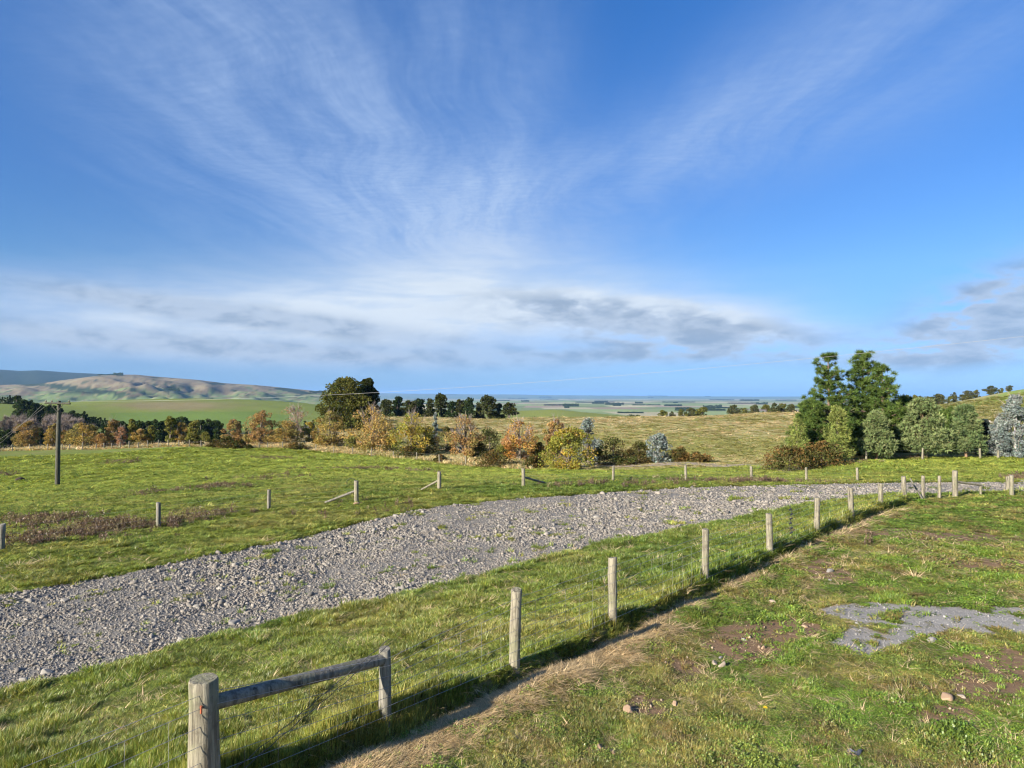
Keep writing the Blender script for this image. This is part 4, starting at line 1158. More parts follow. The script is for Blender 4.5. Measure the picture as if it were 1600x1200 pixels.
def make_pine(seed, H, Wd, pal, start=.10, open_=.5, leader=True, bark=(.17, .12, .09), clump=.36, step=.34, upturn=.40, top_full=False):
    """open pine: whorls of upturned branches carrying needle clumps"""
    g = np.random.default_rng(seed); tb, cb = MB(), MB(); R = Wd / 2; pal = np.array(pal)
    bend = g.normal(0, .02, 2) * H
    axis = lambda z_: np.array([bend[0] * math.sin(z_ / H * 2.2), bend[1] * math.sin(z_ / H * 2.5), z_])
    zz = np.linspace(-.4, H, 9)
    tb.tube(np.array([axis(q) for q in zz]), np.interp(zz, [0, H], [.024 * H, .03]), 8, bark)
    z_ = start * H
    while z_ < H * .985:
        t_ = (z_ / H - start) / (1 - start)
        env = ((1 - t_) ** .92 * (.92 + .16 * math.sin(t_ * 17 + seed)) + .05) if not top_full else (np.clip(1 - ((t_ - .45) / .62) ** 2, 0.02, 1)) ** .5
        nb = int(g.integers(4, 7))
        a0 = g.uniform(0, 6.28)
        for q in range(nb):
            if g.uniform() < .12: continue
            a = a0 + q * 2 * math.pi / nb + g.normal(0, .3)
            L = R * env * g.uniform(.55, 1.12) + .25
            s = np.linspace(0, 1, 6)
            dz_ = L * (upturn * s ** 1.8 - .06 * s)
            p0_ = axis(z_)
            br = np.stack([p0_[0] + np.cos(a) * L * s, p0_[1] + np.sin(a) * L * s, p0_[2] + dz_], -1)
            tb.tube(br, np.linspace(.05 * (1 - t_) + .025, .012, 6), 4, np.array(bark) * g.uniform(.7, 1.2), cap=False)
            npos = max(2, int(L / step * g.uniform(.8, 1.2)))
            lo = max(.12, .52 - .35 * (1 - open_)) * (1 - t_ * .6)
            for f_ in np.linspace(lo, 1.0, npos):
                if g.uniform() < open_ * .30: continue
                c0_ = np.array([np.interp(f_, s, br[:, k__]) for k__ in range(3)]) + g.normal(0, .14, 3) * clump * 2
                sub = 3
                for _ in range(sub):
                    cc = c0_ + g.normal(0, .42, 3) * clump * np.array([1.25, 1.25, .32])
                    k_ = 40; d_ = unit(g.normal(size=(k_, 3)) + np.array([math.cos(a) * .6, math.sin(a) * .6, .6]))
                    base_c = pal[g.integers(len(pal))] * g.uniform(.75, 1.25)
                    cols = base_c[None] * g.uniform(.65, 1.35, (k_, 1))
                    st = cc + d_ * clump * .12 * g.uniform(0, 1, (k_, 1)); ln_ = clump * g.uniform(.55, 1.25, (k_, 1))
                    w_ = unit(np.cross(d_, g.normal(size=(k_, 3)))) * .026 * (clump / .42)
                    v = np.stack([st - w_, st + w_, st + d_ * ln_ + w_ * .3, st + d_ * ln_ - w_ * .3], 1).reshape(-1, 3)
                    cb.add(v, np.arange(k_)[:, None] * 4 + np.array([[0, 1, 2, 3]]), np.repeat(cols, 4, 0))
        z_ += H * g.uniform(.042, .060)
    k_ = 60; d_ = unit(g.normal(size=(k_, 3)) + np.array([0, 0, .9])); st = axis(H * .97) + g.normal(0, .08, (k_, 3)); w_ = unit(np.cross(d_, g.normal(size=(k_, 3)))) * .03
    cb.add(np.stack([st - w_, st + w_, st + d_ * .4], 1).reshape(-1, 3), np.arange(k_)[:, None] * 3 + np.array([[0, 1, 2]]), np.tile(pal[0], (k_ * 3, 1)))
    return tb.mesh('trunk', M_BARK), cb.mesh('crown', M_NEEDLE)


def stand(name, label, cat, p_, meshes, group=None, rz=0.0, scale=(1, 1, 1), parts=('trunk', 'crown')):
    e = empty(name, p_, rz); e.scale = scale
    tag(e, label, cat, group)
    for nm, me in zip(parts, meshes): link(nm, me, e)
    return e


RUST = ((.28, .19, .075), (.31, .21, .08), (.22, .18, .07)); GOLD = ((.35, .26, .08), (.31, .22, .075), (.26, .23, .08)); AMBER = ((.33, .21, .085), (.29, .18, .075), (.32, .25, .09))
PALE = ((.42, .29, .11), (.36, .25, .08), (.30, .25, .08)); YGRN = ((.30, .27, .05), (.22, .24, .05), (.38, .28, .06)); PINK = ((.36, .20, .11), (.30, .17, .10))
OLIVE_G = ((.19, .19, .05), (.22, .215, .06), (.15, .155, .045)); DARKG = ((.030, .050, .018), (.045, .065, .022), (.022, .040, .016)); EVER = ((.105, .11, .028), (.08, .09, .024), (.13, .13, .034))
GORSE = ((.055, .070, .020), (.075, .075, .025), (.10, .075, .03)); BROWN = ((.16, .10, .035), (.10, .085, .03), (.075, .08, .025)); SILV = ((.20, .24, .23), (.16, .20, .19), (.26, .29, .27))
PINEG = ((.080, .125, .030), (.058, .098, .025), (.105, .15, .036)); BLUEG = ((.155, .195, .08), (.125, .165, .065), (.18, .215, .09)); LIME = ((.20, .23, .06), (.165, .20, .055), (.22, .25, .075))

TG = 'autumn trees along the far fence'
# name, label, px, Y, top py, width px, shape, palette, extra
AUT = [
 ('autumn_tree', 'rust orange tree left of the power pole, nearest the photo edge', 45, 127, 657, 36, 'egg', RUST, {}),
 ('autumn_tree', 'golden tree half hidden behind the power pole', 84, 126, 660, 22, 'egg', GOLD, {}),
 ('autumn_tree', 'very small orange tree just right of the power pole', 104, 134, 671, 15, 'round', AMBER, {}),
 ('autumn_tree', 'broad low orange tree right of the power pole', 133, 127, 660, 44, 'dome', GOLD, {}),
 ('autumn_bush', 'small golden orange bush in front of the fence line below the rust tree', 161, 120.5, 677, 23, 'dome', AMBER, {'base': .02}),
 ('autumn_tree', 'tall rust brown tree left of the leftmost dark poplar', 177, 129, 653, 23, 'egg', RUST, {}),
 ('autumn_tree', 'half bare pinkish tree beside the leftmost dark poplar', 191, 126, 666, 19, 'round', PINK, {'bare': .5, 'twig': .6}),
 ('autumn_tree', 'pale gold tree between the two left dark poplars', 221, 126, 670, 21, 'round', PALE, {}),
 ('autumn_tree', 'golden tree between the two right dark poplars', 284, 127, 658, 20, 'egg', GOLD, {}),
 ('autumn_tree', 'orange tree set back behind the gorse clump', 364, 150, 654, 30, 'dome', AMBER, {}),
 ('autumn_tree', 'rounded orange tree standing alone right of the gorse clump', 410, 117, 640, 43, 'egg', AMBER, {'twig': .3, 'bare': .15}),
 ('autumn_tree', 'low golden tree in front of the bare grey tree', 447, 118, 658, 46, 'dome', GOLD, {}),
 ('bare_tree', 'bare grey tree with upright twigs behind the low golden tree', 464, 135, 634, 46, 'round', PINK, {'bare': .86, 'twig': 1.6}),
 ('autumn_tree', 'small olive gold tree left of the round golden tree', 484, 121, 658, 24, 'dome', YGRN, {}),
 ('autumn_tree', 'round golden tree in front of the big dark evergreen', 516, 113, 641, 46, 'egg', GOLD, {}),
 ('autumn_tree', 'largest pale gold tree with thin crown, right of the big evergreen', 583, 104, 631, 68, 'egg', PALE, {'twig': .7, 'bare': .12, 'topbare': .3}),
 ('autumn_tree', 'yellow green tree with bare grey top left of the silver conifer', 645, 96, 643, 58, 'egg', YGRN, {'twig': .6, 'topbare': .3}),
 ('autumn_tree', 'orange skirted tree with bare grey top in the middle of the row', 727, 90, 648, 58, 'round', AMBER, {'twig': 1.0, 'topbare': .5}),
 ('autumn_tree', 'orange pink half bare tree left of the green gold bush', 813, 84, 655, 56, 'round', ((.40, .20, .05), (.38, .22, .10), (.42, .27, .07)), {'twig': .9, 'topbare': .45}),
 ('autumn_tree', 'upright amber tree behind the green gold bush', 869, 80, 653, 40, 'egg', AMBER, {}),
 ('autumn_tree', 'large bushy green gold tree at the right end of the autumn row', 888, 71.5, 668, 72, 'dome', ((.26, .25, .045), (.20, .21, .045), (.36, .27, .05)), {'base': .03, 'ncl': 60}),
]
for k_, (nm, lab, px_, Y, ty_, wp, shp, pal, kw) in enumerate(AUT):
    p_ = on_ground(px_, Y); p_.z -= .08; H = max(at(px_, ty_, Y).z - p_.z, 1.5); Wd = wp * 1.14 / F * Y
    kw = dict(dict(ncl=52, per=150, leaf=.019 * (Wd + H) / 1.4 + .075, base=.08, twig=.3, irregular=.3, clr=.155), **kw)
    ms = make_tree(600 + k_, H, Wd, shp, pal=pal, **kw)
    stand(nm, lab, 'tree' if 'bush' not in nm else 'bush', p_, ms, TG if nm != 'bare_tree' else None, k_)

for k_, (px_, Y, ty_, wp, lab) in enumerate(((207, 127, 650, 11.5, 'tall dark columnar poplar, leftmost of four'), (237, 127, 662, 10, 'smallest of the four dark columnar poplars'), (267, 126, 647, 15, 'tallest dark columnar poplar, third from the left'), (304, 124, 655, 18, 'dark columnar poplar, rightmost and widest of four'))):
    p_ = on_ground(px_, Y); H = at(px_, ty_, Y).z - p_.z
    stand('poplar_tree', lab, 'tree', p_, make_tree(640 + k_, H, wp / F * Y, 'column', base=.06, pal=OLIVE_G, ncl=44, per=80, leaf=.30, clr=.32, twig=0), 'dark columnar poplars')

# big evergreens
for k_, (px_, Y, ty_, wp, pal, lab) in enumerate(((538, 150, 588, 90, EVER, 'big broad dark olive evergreen tree rising above the autumn row'), (574, 156, 587, 42, ((.045, .055, .018), (.035, .045, .015), (.06, .065, .02)), 'darker narrow evergreen tree against the right side of the big one'))):
    p_ = on_ground(px_, Y); H = at(px_, ty_, Y).z - p_.z
    stand('evergreen_tree', lab, 'tree', p_, make_tree(650 + k_, H, wp / F * Y, 'dome' if k_ == 0 else 'egg', base=.02, pal=pal, ncl=150, per=130, leaf=.50, clr=.14, twig=0, irregular=.15))

ORD = 'first second third fourth fifth sixth seventh eighth ninth tenth eleventh twelfth thirteenth'.split()
# dark belt behind the tan field
BELT = ((605, 622, 18), (622, 617, 22), (640, 624, 20), (655, 621, 20), (672, 622, 18), (690, 612, 18), (706, 625, 18), (719, 622, 17), (733, 619, 15), (748, 628, 16), (764, 615, 22), (780, 628, 14), (796, 627, 19))
bv = [make_tree(660 + k_, 9, 6, ('dome', 'cone', 'dome')[k_ % 3], base=.0, pal=DARKG if k_ % 2 else ((.05, .06, .02), (.07, .075, .025)), ncl=44, per=70, leaf=.62, clr=.2, twig=0) for k_ in range(5)]
for k_, (px_, ty_, wp) in enumerate(BELT):
    Y = 262 + (k_ * 7) % 13; p_ = on_ground(px_, Y); p_.z -= 1.2; wp *= 1.5; H = at(px_, ty_, Y).z - p_.z
    stand('belt_tree', '%s tree from the left in the dark shelter belt behind the tan field' % ORD[k_], 'tree', p_, bv[k_ % 5], 'dark shelter belt behind the tan field', k_ * 1.3, (wp / F * Y / 6,) * 2 + (H / 9,))

# silver conifers and silver shrubs
for k_, (px_, Y, ty_, wp, shp, lab) in enumerate(((680, 110, 640, 15, 'cone', 'small silver blue conifer in front of the tan field, left of centre'), (721, 104, 646, 12, 'cone', 'slim silver conifer behind the bare topped orange tree'), (920, 80, 650, 40, 'egg', 'tall silver grey shrub behind the green gold bush'), (1028, 72, 675, 38, 'dome', 'rounded silver grey shrub standing alone in the dark gorse'))):
    p_ = on_ground(px_, Y); H = at(px_, ty_, Y).z - p_.z
    stand('silver_conifer' if k_ < 2 else 'silver_shrub', lab, 'tree' if k_ < 2 else 'shrub', p_, make_tree(680 + k_, H, wp / F * Y, shp, base=.02, pal=SILV, ncl=50, per=80, leaf=.22, clr=.2, twig=0))

# gorse and scrub
GB = [(335, 113, 686, 24, GORSE, 'gorse bush at the left of the gorse clump by the far fence'), (355, 112, 682, 34, GORSE, 'largest gorse bush in the middle of the clump by the far fence'), (374, 111, 687, 24, GORSE, 'gorse bush at the right of the gorse clump by the far fence'), (389, 110.5, 695, 14, GORSE, 'tiny gorse bush just right of the gorse clump'),
      (297, 118, 687, 16, GORSE, 'small scrub bush left of the gorse clump'), (311, 117, 687, 14, GORSE, 'small scrub bush between the rightmost poplar and the gorse clump'), (321, 138, 674, 20, OLIVE_G, 'olive shrub behind the gorse clump'), (465, 108, 693, 32, BROWN, 'low brown gorse bush under the low golden tree'),
      (640, 92, 698, 44, GORSE, 'dark low scrub at the foot of the yellow green tree'), (688, 83.5, 711, 22, BROWN, 'small brown bush on the bank left of centre'), (697, 104, 666, 40, GORSE, 'green gorse beside the small silver conifer'), (765, 96, 668, 60, GORSE, 'wide green gorse between the bare topped trees'),
      (770, 77, 708, 66, BROWN, 'wide low dark scrub at the fence in the centre'), (835, 75, 713, 40, BROWN, 'low brown scrub left of the green gold tree'), (958, 74, 684, 64, GORSE, 'large dark green gorse right of the green gold tree'), (998, 73, 690, 42, GORSE, 'dark gorse against the left of the silver shrub'),
      (1062, 71.5, 699, 34, BROWN, 'brown topped gorse right of the silver shrub'), (1090, 71, 708, 40, BROWN, 'low brown scrub at the right end of the gorse'), (1232, 54.5, 697, 72, BROWN, 'wide brown and green scrub at the foot of the tall pines'), (1282, 56.5, 690, 70, BROWN, 'taller brown scrub against the tall pines'), (930, 82, 700, 30, GORSE, 'dark gorse behind the green gold tree'), (668, 100, 676, 30, GORSE, 'gorse behind the yellow green tree'),
      (430, 124, 676, 22, OLIVE_G, 'low olive scrub between the orange tree and the low golden tree'), (497, 119, 676, 24, BROWN, 'brown scrub left of the round golden tree'), (548, 110, 676, 26, OLIVE_G, 'olive scrub under the big evergreen'), (612, 101, 682, 26, BROWN, 'brown scrub between the largest pale gold tree and the yellow green tree'),
      (745, 92, 690, 34, GORSE, 'dark gorse right of the orange skirted tree'), (790, 90, 688, 30, OLIVE_G, 'olive scrub left of the orange pink tree'), (842, 84, 690, 30, GORSE, 'dark gorse between the orange pink and amber trees'), (390, 124, 680, 18, BROWN, 'small brown scrub left of the rounded orange tree')]
for k_, (px_, Y, ty_, wp, pal, lab) in enumerate(GB):
    p_ = on_ground(px_, Y); p_.z -= .05; H = max(at(px_, ty_, Y).z - p_.z, .8)
    stand('gorse_bush', lab, 'bush', p_, make_tree(700 + k_, H, wp / F * Y, 'dome', base=.0, pal=pal, ncl=36, per=90, leaf=.20, clr=.22, twig=0, trunk=.03, irregular=.3), 'gorse and scrub bushes', 0, parts=('stem', 'foliage'))

# conifers on the right
def conifer(px_, Y, ty_, make, lab, name='conifer', rz=0.0):
    p_ = on_ground(px_, Y); p_.z -= .1; H = at(px_, ty_, Y).z - p_.z
    return stand(name, lab, 'tree', p_, make(H, Y), 'conifers on the right', rz)


conifer(1291, 67, 554, lambda H, Y: make_pine(741, H, 112 / F * Y, PINEG, .04, .60, clump=.36), 'tall open pine with a thin leader, left of the two tallest', 'pine_tree')
conifer(1345, 69, 550, lambda H, Y: make_pine(742, H, 122 / F * Y, ((.085, .135, .032), (.065, .105, .026), (.11, .16, .04)), .03, .62, clump=.38), 'tallest dense dark green pine in the middle of the right hand clump', 'pine_tree')
conifer(1378, 67, 570, lambda H, Y: make_pine(743, H, 88 / F * Y, PINEG, .06, .60, clump=.36), 'open pine at the right of the two tallest pines', 'pine_tree')
conifer(1264, 64, 628, lambda H, Y: make_pine(746, H, 62 / F * Y, PINEG, .03, .4, clump=.36), 'dark pine at the left end of the clump behind lime conifer', 'pine_tree')
conifer(1411, 73, 619, lambda H, Y: make_pine(744, H, 44 / F * Y, PINEG, .05, .4, clump=.38), 'dark green pine behind the grey green conifers', 'pine_tree')
conifer(1477, 72, 640, lambda H, Y: make_pine(748, H, 46 / F * Y, PINEG, .05, .4, clump=.38), 'dark low pine between the two rightmost rounded pines', 'pine_tree')
conifer(1246, 61, 652, lambda H, Y: make_tree(745, H, 44 / F * Y, 'cone', base=.02, pal=LIME, ncl=80, per=90, leaf=.20, clr=.15, needles=True, twig=0, irregular=.15), 'small lime green conifer at the left end of the clump')
conifer(1308, 60, 630, lambda H, Y: make_tree(747, H, 54 / F * Y, 'cone', base=.02, pal=LIME, ncl=120, per=110, leaf=.20, clr=.13, needles=True, twig=0, irregular=.12), 'lime green pointed conifer in front of the tall pines')
for (px_, Y, ty_, wp, seed, lab) in ((1368, 62.5, 641, 54, 751, 'rounded grey green pine with pale trunk below the tall pines'), (1441, 64, 621, 80, 752, 'widest rounded grey green pine behind the fence'), (1508, 63.5, 631, 56, 753, 'rounded pine with orange trunk left of the silver spruces')):
    conifer(px_, Y, ty_, lambda H, Y_: make_tree(seed, H, wp / F * Y_, 'spire', base=.13, pal=BLUEG if seed != 753 else ((.125, .175, .07), (.155, .19, .08), (.10, .145, .06)), ncl=190, per=100, leaf=.27, clr=.095, needles=True, twig=0, bark=(.24, .16, .10), trunk=.024, irregular=.32), lab, 'round_pine')
conifer(1538, 66, 652, lambda H, Y: make_tree(754, H, 34 / F * Y, 'cone', base=.02, pal=((.035, .05, .045), (.03, .045, .035)), ncl=50, per=80, leaf=.25, clr=.2, twig=0), 'dark spruce between the round pine and the silver spruces', 'spruce_tree')
for (px_, Y, ty_, wp, seed, lab) in ((1560, 64, 648, 40, 755, 'shorter silver spruce left of the tall silver one'), (1586, 63, 612, 64, 756, 'tall silver blue spruce with bare white leader at the right edge'), (1630, 64, 625, 60, 757, 'silver spruce cut off by the right edge')):
    conifer(px_, Y, ty_, lambda H, Y_: make_tree(seed, H, wp / F * Y_, 'cone', base=.02, pal=SILV, ncl=110, per=130, leaf=.17, clr=.15, twig=.35, irregular=.2, bark=(.40, .38, .35), trunk=.02), lab, 'spruce_tree')

# trees on the crests
cv = [make_tree(770 + k_, 6, 6, ('round', 'dome', 'egg')[k_ % 3], base=.14, pal=EVER if k_ % 2 else ((.09, .095, .04), (.07, .08, .035)), ncl=32, per=60, leaf=.6, clr=.2, twig=0) for k_ in range(4)]
for k_, (px_, ty_, wp, Y) in enumerate(((1415, 617, 18, 275), (1430, 617, 12, 276), (1438, 619, 12, 279), (1451, 619, 14, 280), (1467, 615, 22, 282), (1484, 619, 9, 285), (1491, 613, 10, 287), (1504, 616, 12, 289), (1513, 610, 18, 290), (1526, 609, 10, 293), (1548, 603, 20, 298), (1564, 606, 8, 300), (1577, 602, 10, 303))):
    p_ = on_ground(px_, Y); p_.z -= .3; H = max(at(px_, ty_, Y).z - p_.z, 2.2)
    stand('hilltop_tree', '%s tree from the left along the crest of the right hill' % ORD[k_], 'tree', p_, cv[k_ % 4], 'trees on the right hill crest', k_, (wp / F * Y / 6,) * 2 + (H / 6,))
for k_, (px_, ty_, wp) in enumerate(((1035, 641, 20), (1050, 643, 10), (1066, 639, 16), (1082, 637, 20), (1098, 636, 24), (1146, 633, 22), (1162, 637, 12), (1178, 632, 18), (1197, 632, 16), (1210, 630, 18), (1222, 630, 16), (1236, 631, 16))):
    Y = 285 + (k_ * 5) % 9; p_ = on_ground(px_, Y); p_.z -= .3; H = max(at(px_, ty_, Y).z - p_.z, 2.0)
    stand('crest_tree', '%s small tree from the left behind the crest of the tan hill' % ORD[k_], 'tree', p_, cv[(k_ + 1) % 4], 'trees behind the tan hill crest', k_, (wp / F * Y / 6,) * 2 + (H / 6,))

# wood in the valley on the left
wv_ = [make_tree(780 + k_, 10, 4.4, 'cone', base=.04, pal=DARKG, ncl=30, per=60, leaf=.6, clr=.26, twig=0) for k_ in range(4)]
wb_ = [make_tree(785 + k_, 10, 6, 'egg', base=.2, pal=((.19, .155, .13), (.16, .13, .11)), ncl=36, per=34, leaf=.45, clr=.2, twig=1.0, bark=(.26, .22, .19)) for k_ in range(3)]
g = np.random.default_rng(91)
def wood(name, lab, grp, vs, spots, h0, w0):
    for k_, (px_, Y, h_) in enumerate(spots):
        p_ = on_ground(px_, Y); p_.z -= .3
        stand(name, lab, 'tree', p_, vs[k_ % len(vs)], grp, g.uniform(0, 6), (h_ / h0 * g.uniform(.85, 1.2),) * 2 + (h_ / h0,))
spots = []
for px_ in np.concatenate([np.arange(170, 352, 5.2), np.arange(360, 500, 13.0)]):                         # plantation row behind the poplars
    Y = g.uniform(185, 225); top = np.interp(px_, [170, 260, 340, 400, 500], [657, 652, 654, 662, 668]) + g.normal(0, 3); p_ = on_ground(px_, Y); spots.append((px_, Y, max(at(px_, top, Y).z - p_.z, 4)))
for px_ in np.arange(-20, 200, 7):
    Y = g.uniform(165, 200); top = np.interp(px_, [-20, 60, 120, 200], [668, 672, 668, 662]) + g.normal(0, 4); p_ = on_ground(px_, Y); spots.append((px_, Y, max(at(px_, top, Y).z - p_.z, 3)))
wood('plantation_conifer', 'dark conifer of the plantation in the valley behind the autumn trees', 'valley plantation conifers', wv_, spots, 10, 4.4)
spots = []
for px_ in np.arange(28, 170, 3.6):                          # conifers running down the slope behind the pole
    Y = g.uniform(300, 345); top = np.interp(px_, [28, 45, 70, 100, 130, 170], [619, 623, 631, 637, 645, 655]) + g.normal(0, 2.2); p_ = on_ground(px_, Y); spots.append((px_, Y, max(at(px_, top, Y).z - p_.z, 5)))
for px_ in np.arange(-20, 30, 4.0):
    Y = g.uniform(440, 460); top = 618 + g.normal(0, 1.2); p_ = on_ground(px_, Y); spots.append((px_, Y, max(at(px_, top, Y).z - p_.z, 5)))
wood('slope_conifer', 'dark conifer of the wood running down the slope behind the power pole', 'slope wood conifers', wv_, spots, 10, 4.4)
spots = []
for q in range(46):
    px_ = g.uniform(-15, 150); Y = g.uniform(215, 275); top = np.interp(px_, [-15, 40, 100, 150], [648, 646, 643, 655]) + (275 - Y) * .16 + g.normal(0, 2); p_ = on_ground(px_, Y); spots.append((px_, Y, max(at(px_, top, Y).z - p_.z, 4)))
wood('leafless_tree', 'leafless grey brown tree in the wood behind the power pole', 'leafless trees of the left wood', wb_, spots, 10, 6)

# shelter belts and woodlots on the plain
def make_belt(seed):
    g_ = np.random.default_rng(seed); cb, tb = MB(), MB(); n_ = 1500
    x_ = g_.uniform(-5, 5, n_); top = 7.2 + 4.5 * (fbm(x_ * .9, x_ * 0, seed, 3) - .35); z_ = top * g_.uniform(0.02, 1, n_) ** .8
    c_ = np.stack([x_, g_.uniform(-5, 5, n_) * (1 - .4 * z_ / 12), z_], -1)
    leaves(cb, c_, 1.1, g_, np.array(DARKG)[g_.integers(0, 3, n_)] * g_.uniform(.7, 1.4, (n_, 1)))
    for q in range(9): tb.tube([(q * 1.1 - 4.4, 0, -1), (q * 1.1 - 4.4, 0, 5)], [.12, .06], 4, (.1, .08, .06), cap=False)
    return tb.mesh('stems', M_BARK), cb.mesh('canopy', M_NEEDLE)


pv = [make_belt(790 + k_) for k_ in range(4)]
BLT = [(857, 636, 84, 9, 560), (978, 643, 42, 9, 640), (935, 637, 20, 4.5, 1300), (1030, 637, 16, 4, 1500), (985, 631, 40, 3, 2400), (1092, 633, 36, 4.5, 1900), (900, 631, 34, 3, 2300), (1180, 634, 30, 4, 1700), (820, 632, 22, 3, 2100), (1120, 628, 50, 2.4, 3300), (760, 627, 40, 2.2, 3600), (870, 626, 40, 2.2, 4200), (1010, 626, 44, 2, 4300), (1215, 629, 30, 3, 2900),
       (190, 620, 34, 7, 1500), (235, 620, 30, 5.5, 1500), (70, 620, 14, 8, 1400), (360, 624, 26, 4, 1900), (405, 622, 26, 4, 2200), (455, 626, 34, 3, 2300), (420, 627, 18, 3, 2000), (165, 622, 10, 4, 1500), (110, 622, 12, 4, 1500), (480, 620, 30, 2, 4000), (650, 622, 40, 2, 5200), (930, 623, 60, 1.6, 6500), (1060, 623, 50, 1.6, 6500), (1160, 624, 46, 1.8, 5200)]
g = np.random.default_rng(77)
for q in range(64):
    by_ = 622.5 + 22 * g.uniform() ** 2.2; px_ = g.uniform(600, 1260) if q < 48 else g.uniform(150, 520)
    Yq = 62 * F / (by_ - 620)
    if 1250 < Yq < 22000: BLT.append((px_, by_, g.uniform(6, 34), float(np.clip(14 / Yq * F, 1.1, 7)) * g.uniform(.8, 1.5), Yq))
for k_, (px_, by_, wp, hp, Y) in enumerate(BLT):
    p_ = on_ground(px_, Y); p_.z = max(p_.z, at(px_, by_, Y).z - hp / F * Y * .3)
    p_ = on_ground(px_, Y); p_.z -= .2
    H = max(hp / F * Y, 6)
    lab = {0: 'long dark green hedge of trees beyond the green mound', 1: 'dark green block of pines beyond the tan crest'}.get(k_, 'distant dark shelter belt on the plain')
    stand('shelter_belt', lab, 'trees', p_, pv[k_ % 4], 'shelter belts on the plain' if k_ > 1 else None, 0, (wp / F * Y / 10, max(wp / F * Y / 60, 1.2), H / 10), ('stems', 'canopy'))

# ------------------------------------------------------------------ dirt track behind the fences
TR = [on_ground(px_, Y) for px_, Y in ((1260, 52), (1215, 58), (1180, 61.5), (1100, 67), (1000, 71), (940, 75), (850, 86), (760, 98), (680, 108), (600, 116), (500, 126), (430, 133), (380, 150))]
P_ = np.array(TR); s_ = np.linspace(0, len(P_) - 1, 160); xx = np.interp(s_, np.arange(len(P_)), P_[:, 0]); yy = np.interp(s_, np.arange(len(P_)), P_[:, 1])
tx, ty = np.gradient(xx), np.gradient(yy); L_ = np.hypot(tx, ty); nx, ny = ty / L_, -tx / L_
vv = []
for k_ in range(7):
    o_ = (k_ - 3) / 3 * 1.7 * (1 + .25 * (vnoise(s_ * 1.3, s_ * 0 + k_, 6) - .5)); X = xx + nx * o_; Y = yy + ny * o_
    vv.append(np.stack([X, Y, ground_z(X, Y) + .06], -1))
vv = np.stack(vv, 1).reshape(-1, 3); i_ = np.arange(159)[:, None] * 7; j_ = np.arange(6)[None]
tc_ = np.array((.30, .25, .19)) * (0.75 + .5 * fbm(vv[:, 0] * .8, vv[:, 1] * .8, 8))[:, None]
tag(link('dirt_track', mesh_np('dirt_track', vv, np.stack([i_ + j_, i_ + j_ + 1, i_ + 7 + j_ + 1, i_ + 7 + j_], -1).reshape(-1, 4), M_GROUND, tc_, True)), kind='structure')

# ------------------------------------------------------------------ loose rocks on the lawn
TANR = (.34, .235, .15); PALER = (.30, .25, .19); GREYR = (.21, .20, .185); REDR = (.28, .15, .09)
RK = [(982, 1113, .105, TANR, 'split pinkish brown rock lying alone on the lower lawn'), (1116, 1037, .075, PALER, 'left cream stone of the cluster on bare soil'), (1129, 1041, .085, PALER, 'biggest cream stone of the cluster on bare soil'), (1127, 1028, .05, GREYR, 'small upper stone of the cluster on bare soil'),
      (1479, 1092, .115, TANR, 'flat tan rock half buried in the lower right lawn'), (1503, 1089, .055, PALER, 'small white stone right of the flat tan rock'), (1074, 1028, .04, PALER, 'small white stone left of the stone cluster'), (1297, 893, .13, GREYR, 'round grey rock on the bare strip near the fence'), (1297, 907, .06, GREYR, 'small grey stone just below the round grey rock'),
      (1207, 943, .10, PALER, 'pale stone in the grass above the bare soil'), (1054, 1101, .065, TANR, 'flat tan stone right of the split brown rock'), (1455, 1002, .10, GREYR, 'white grey stone at the edge of the grey gravel patch'), (936, 1169, .06, TANR, 'tan stone at the lower edge, left of two'), (958, 1176, .05, TANR, 'tan stone at the lower edge, right of two'),
      (1162, 1000, .055, GREYR, 'grey stone on the soil right of the stone cluster'), (1193, 1013, .06, TANR, 'brown stone by the crumbled soil'), (1258, 980, .06, TANR, 'tan stone left of the grey gravel patch'), (1434, 1106, .04, REDR, 'reddish stone left of the flat tan rock'), (1535, 895, .06, PALER, 'pale stone on the upper right lawn'), (868, 890, .14, TANR, 'tan stone in the grass between fence and gravel'),
      (1235, 958, .05, PALER, 'little pale stone above the grey gravel patch'), (1415, 1081, .045, PALER, 'little pale stone in the grass left of the flat tan rock')]
for k_, (px_, py_, sz, c_, lab) in enumerate(RK):
    p_ = ground_at(px_, py_); g_ = random.Random(k_)
    o = link('rock', rock_mesh('rock', 800 + k_, M_ROCK, c_, .55 + .25 * g_.random(), 3, 15), None, (p_.x, p_.y, p_.z + sz * .12), (g_.uniform(-.3, .3), g_.uniform(-.3, .3), g_.uniform(0, 6)), (sz, sz * .8, sz * .9))
    tag(o, lab, 'rock', 'loose rocks on the lawn')
p_ = ground_at(559, 788); o = link('rock', rock_mesh('rock', 840, M_ROCK, TANR, .6, 2, 7), None, (p_.x, p_.y - .1, p_.z + .05), (0, 0, 1), (.2, .16, .14)); tag(o, 'tan rock at the foot of the braced post in the paddock fence', 'rock')
p_ = ground_at(31, 751); o = link('earth_mound', rock_mesh('earth_mound', 841, M_ROCK, (.05, .04, .03), .6, 2, 5), None, (p_.x, p_.y, p_.z + .1), (0, 0, 1), (.45, .35, .42)); tag(o, 'small dark earth mound in the far left paddock', 'mound')
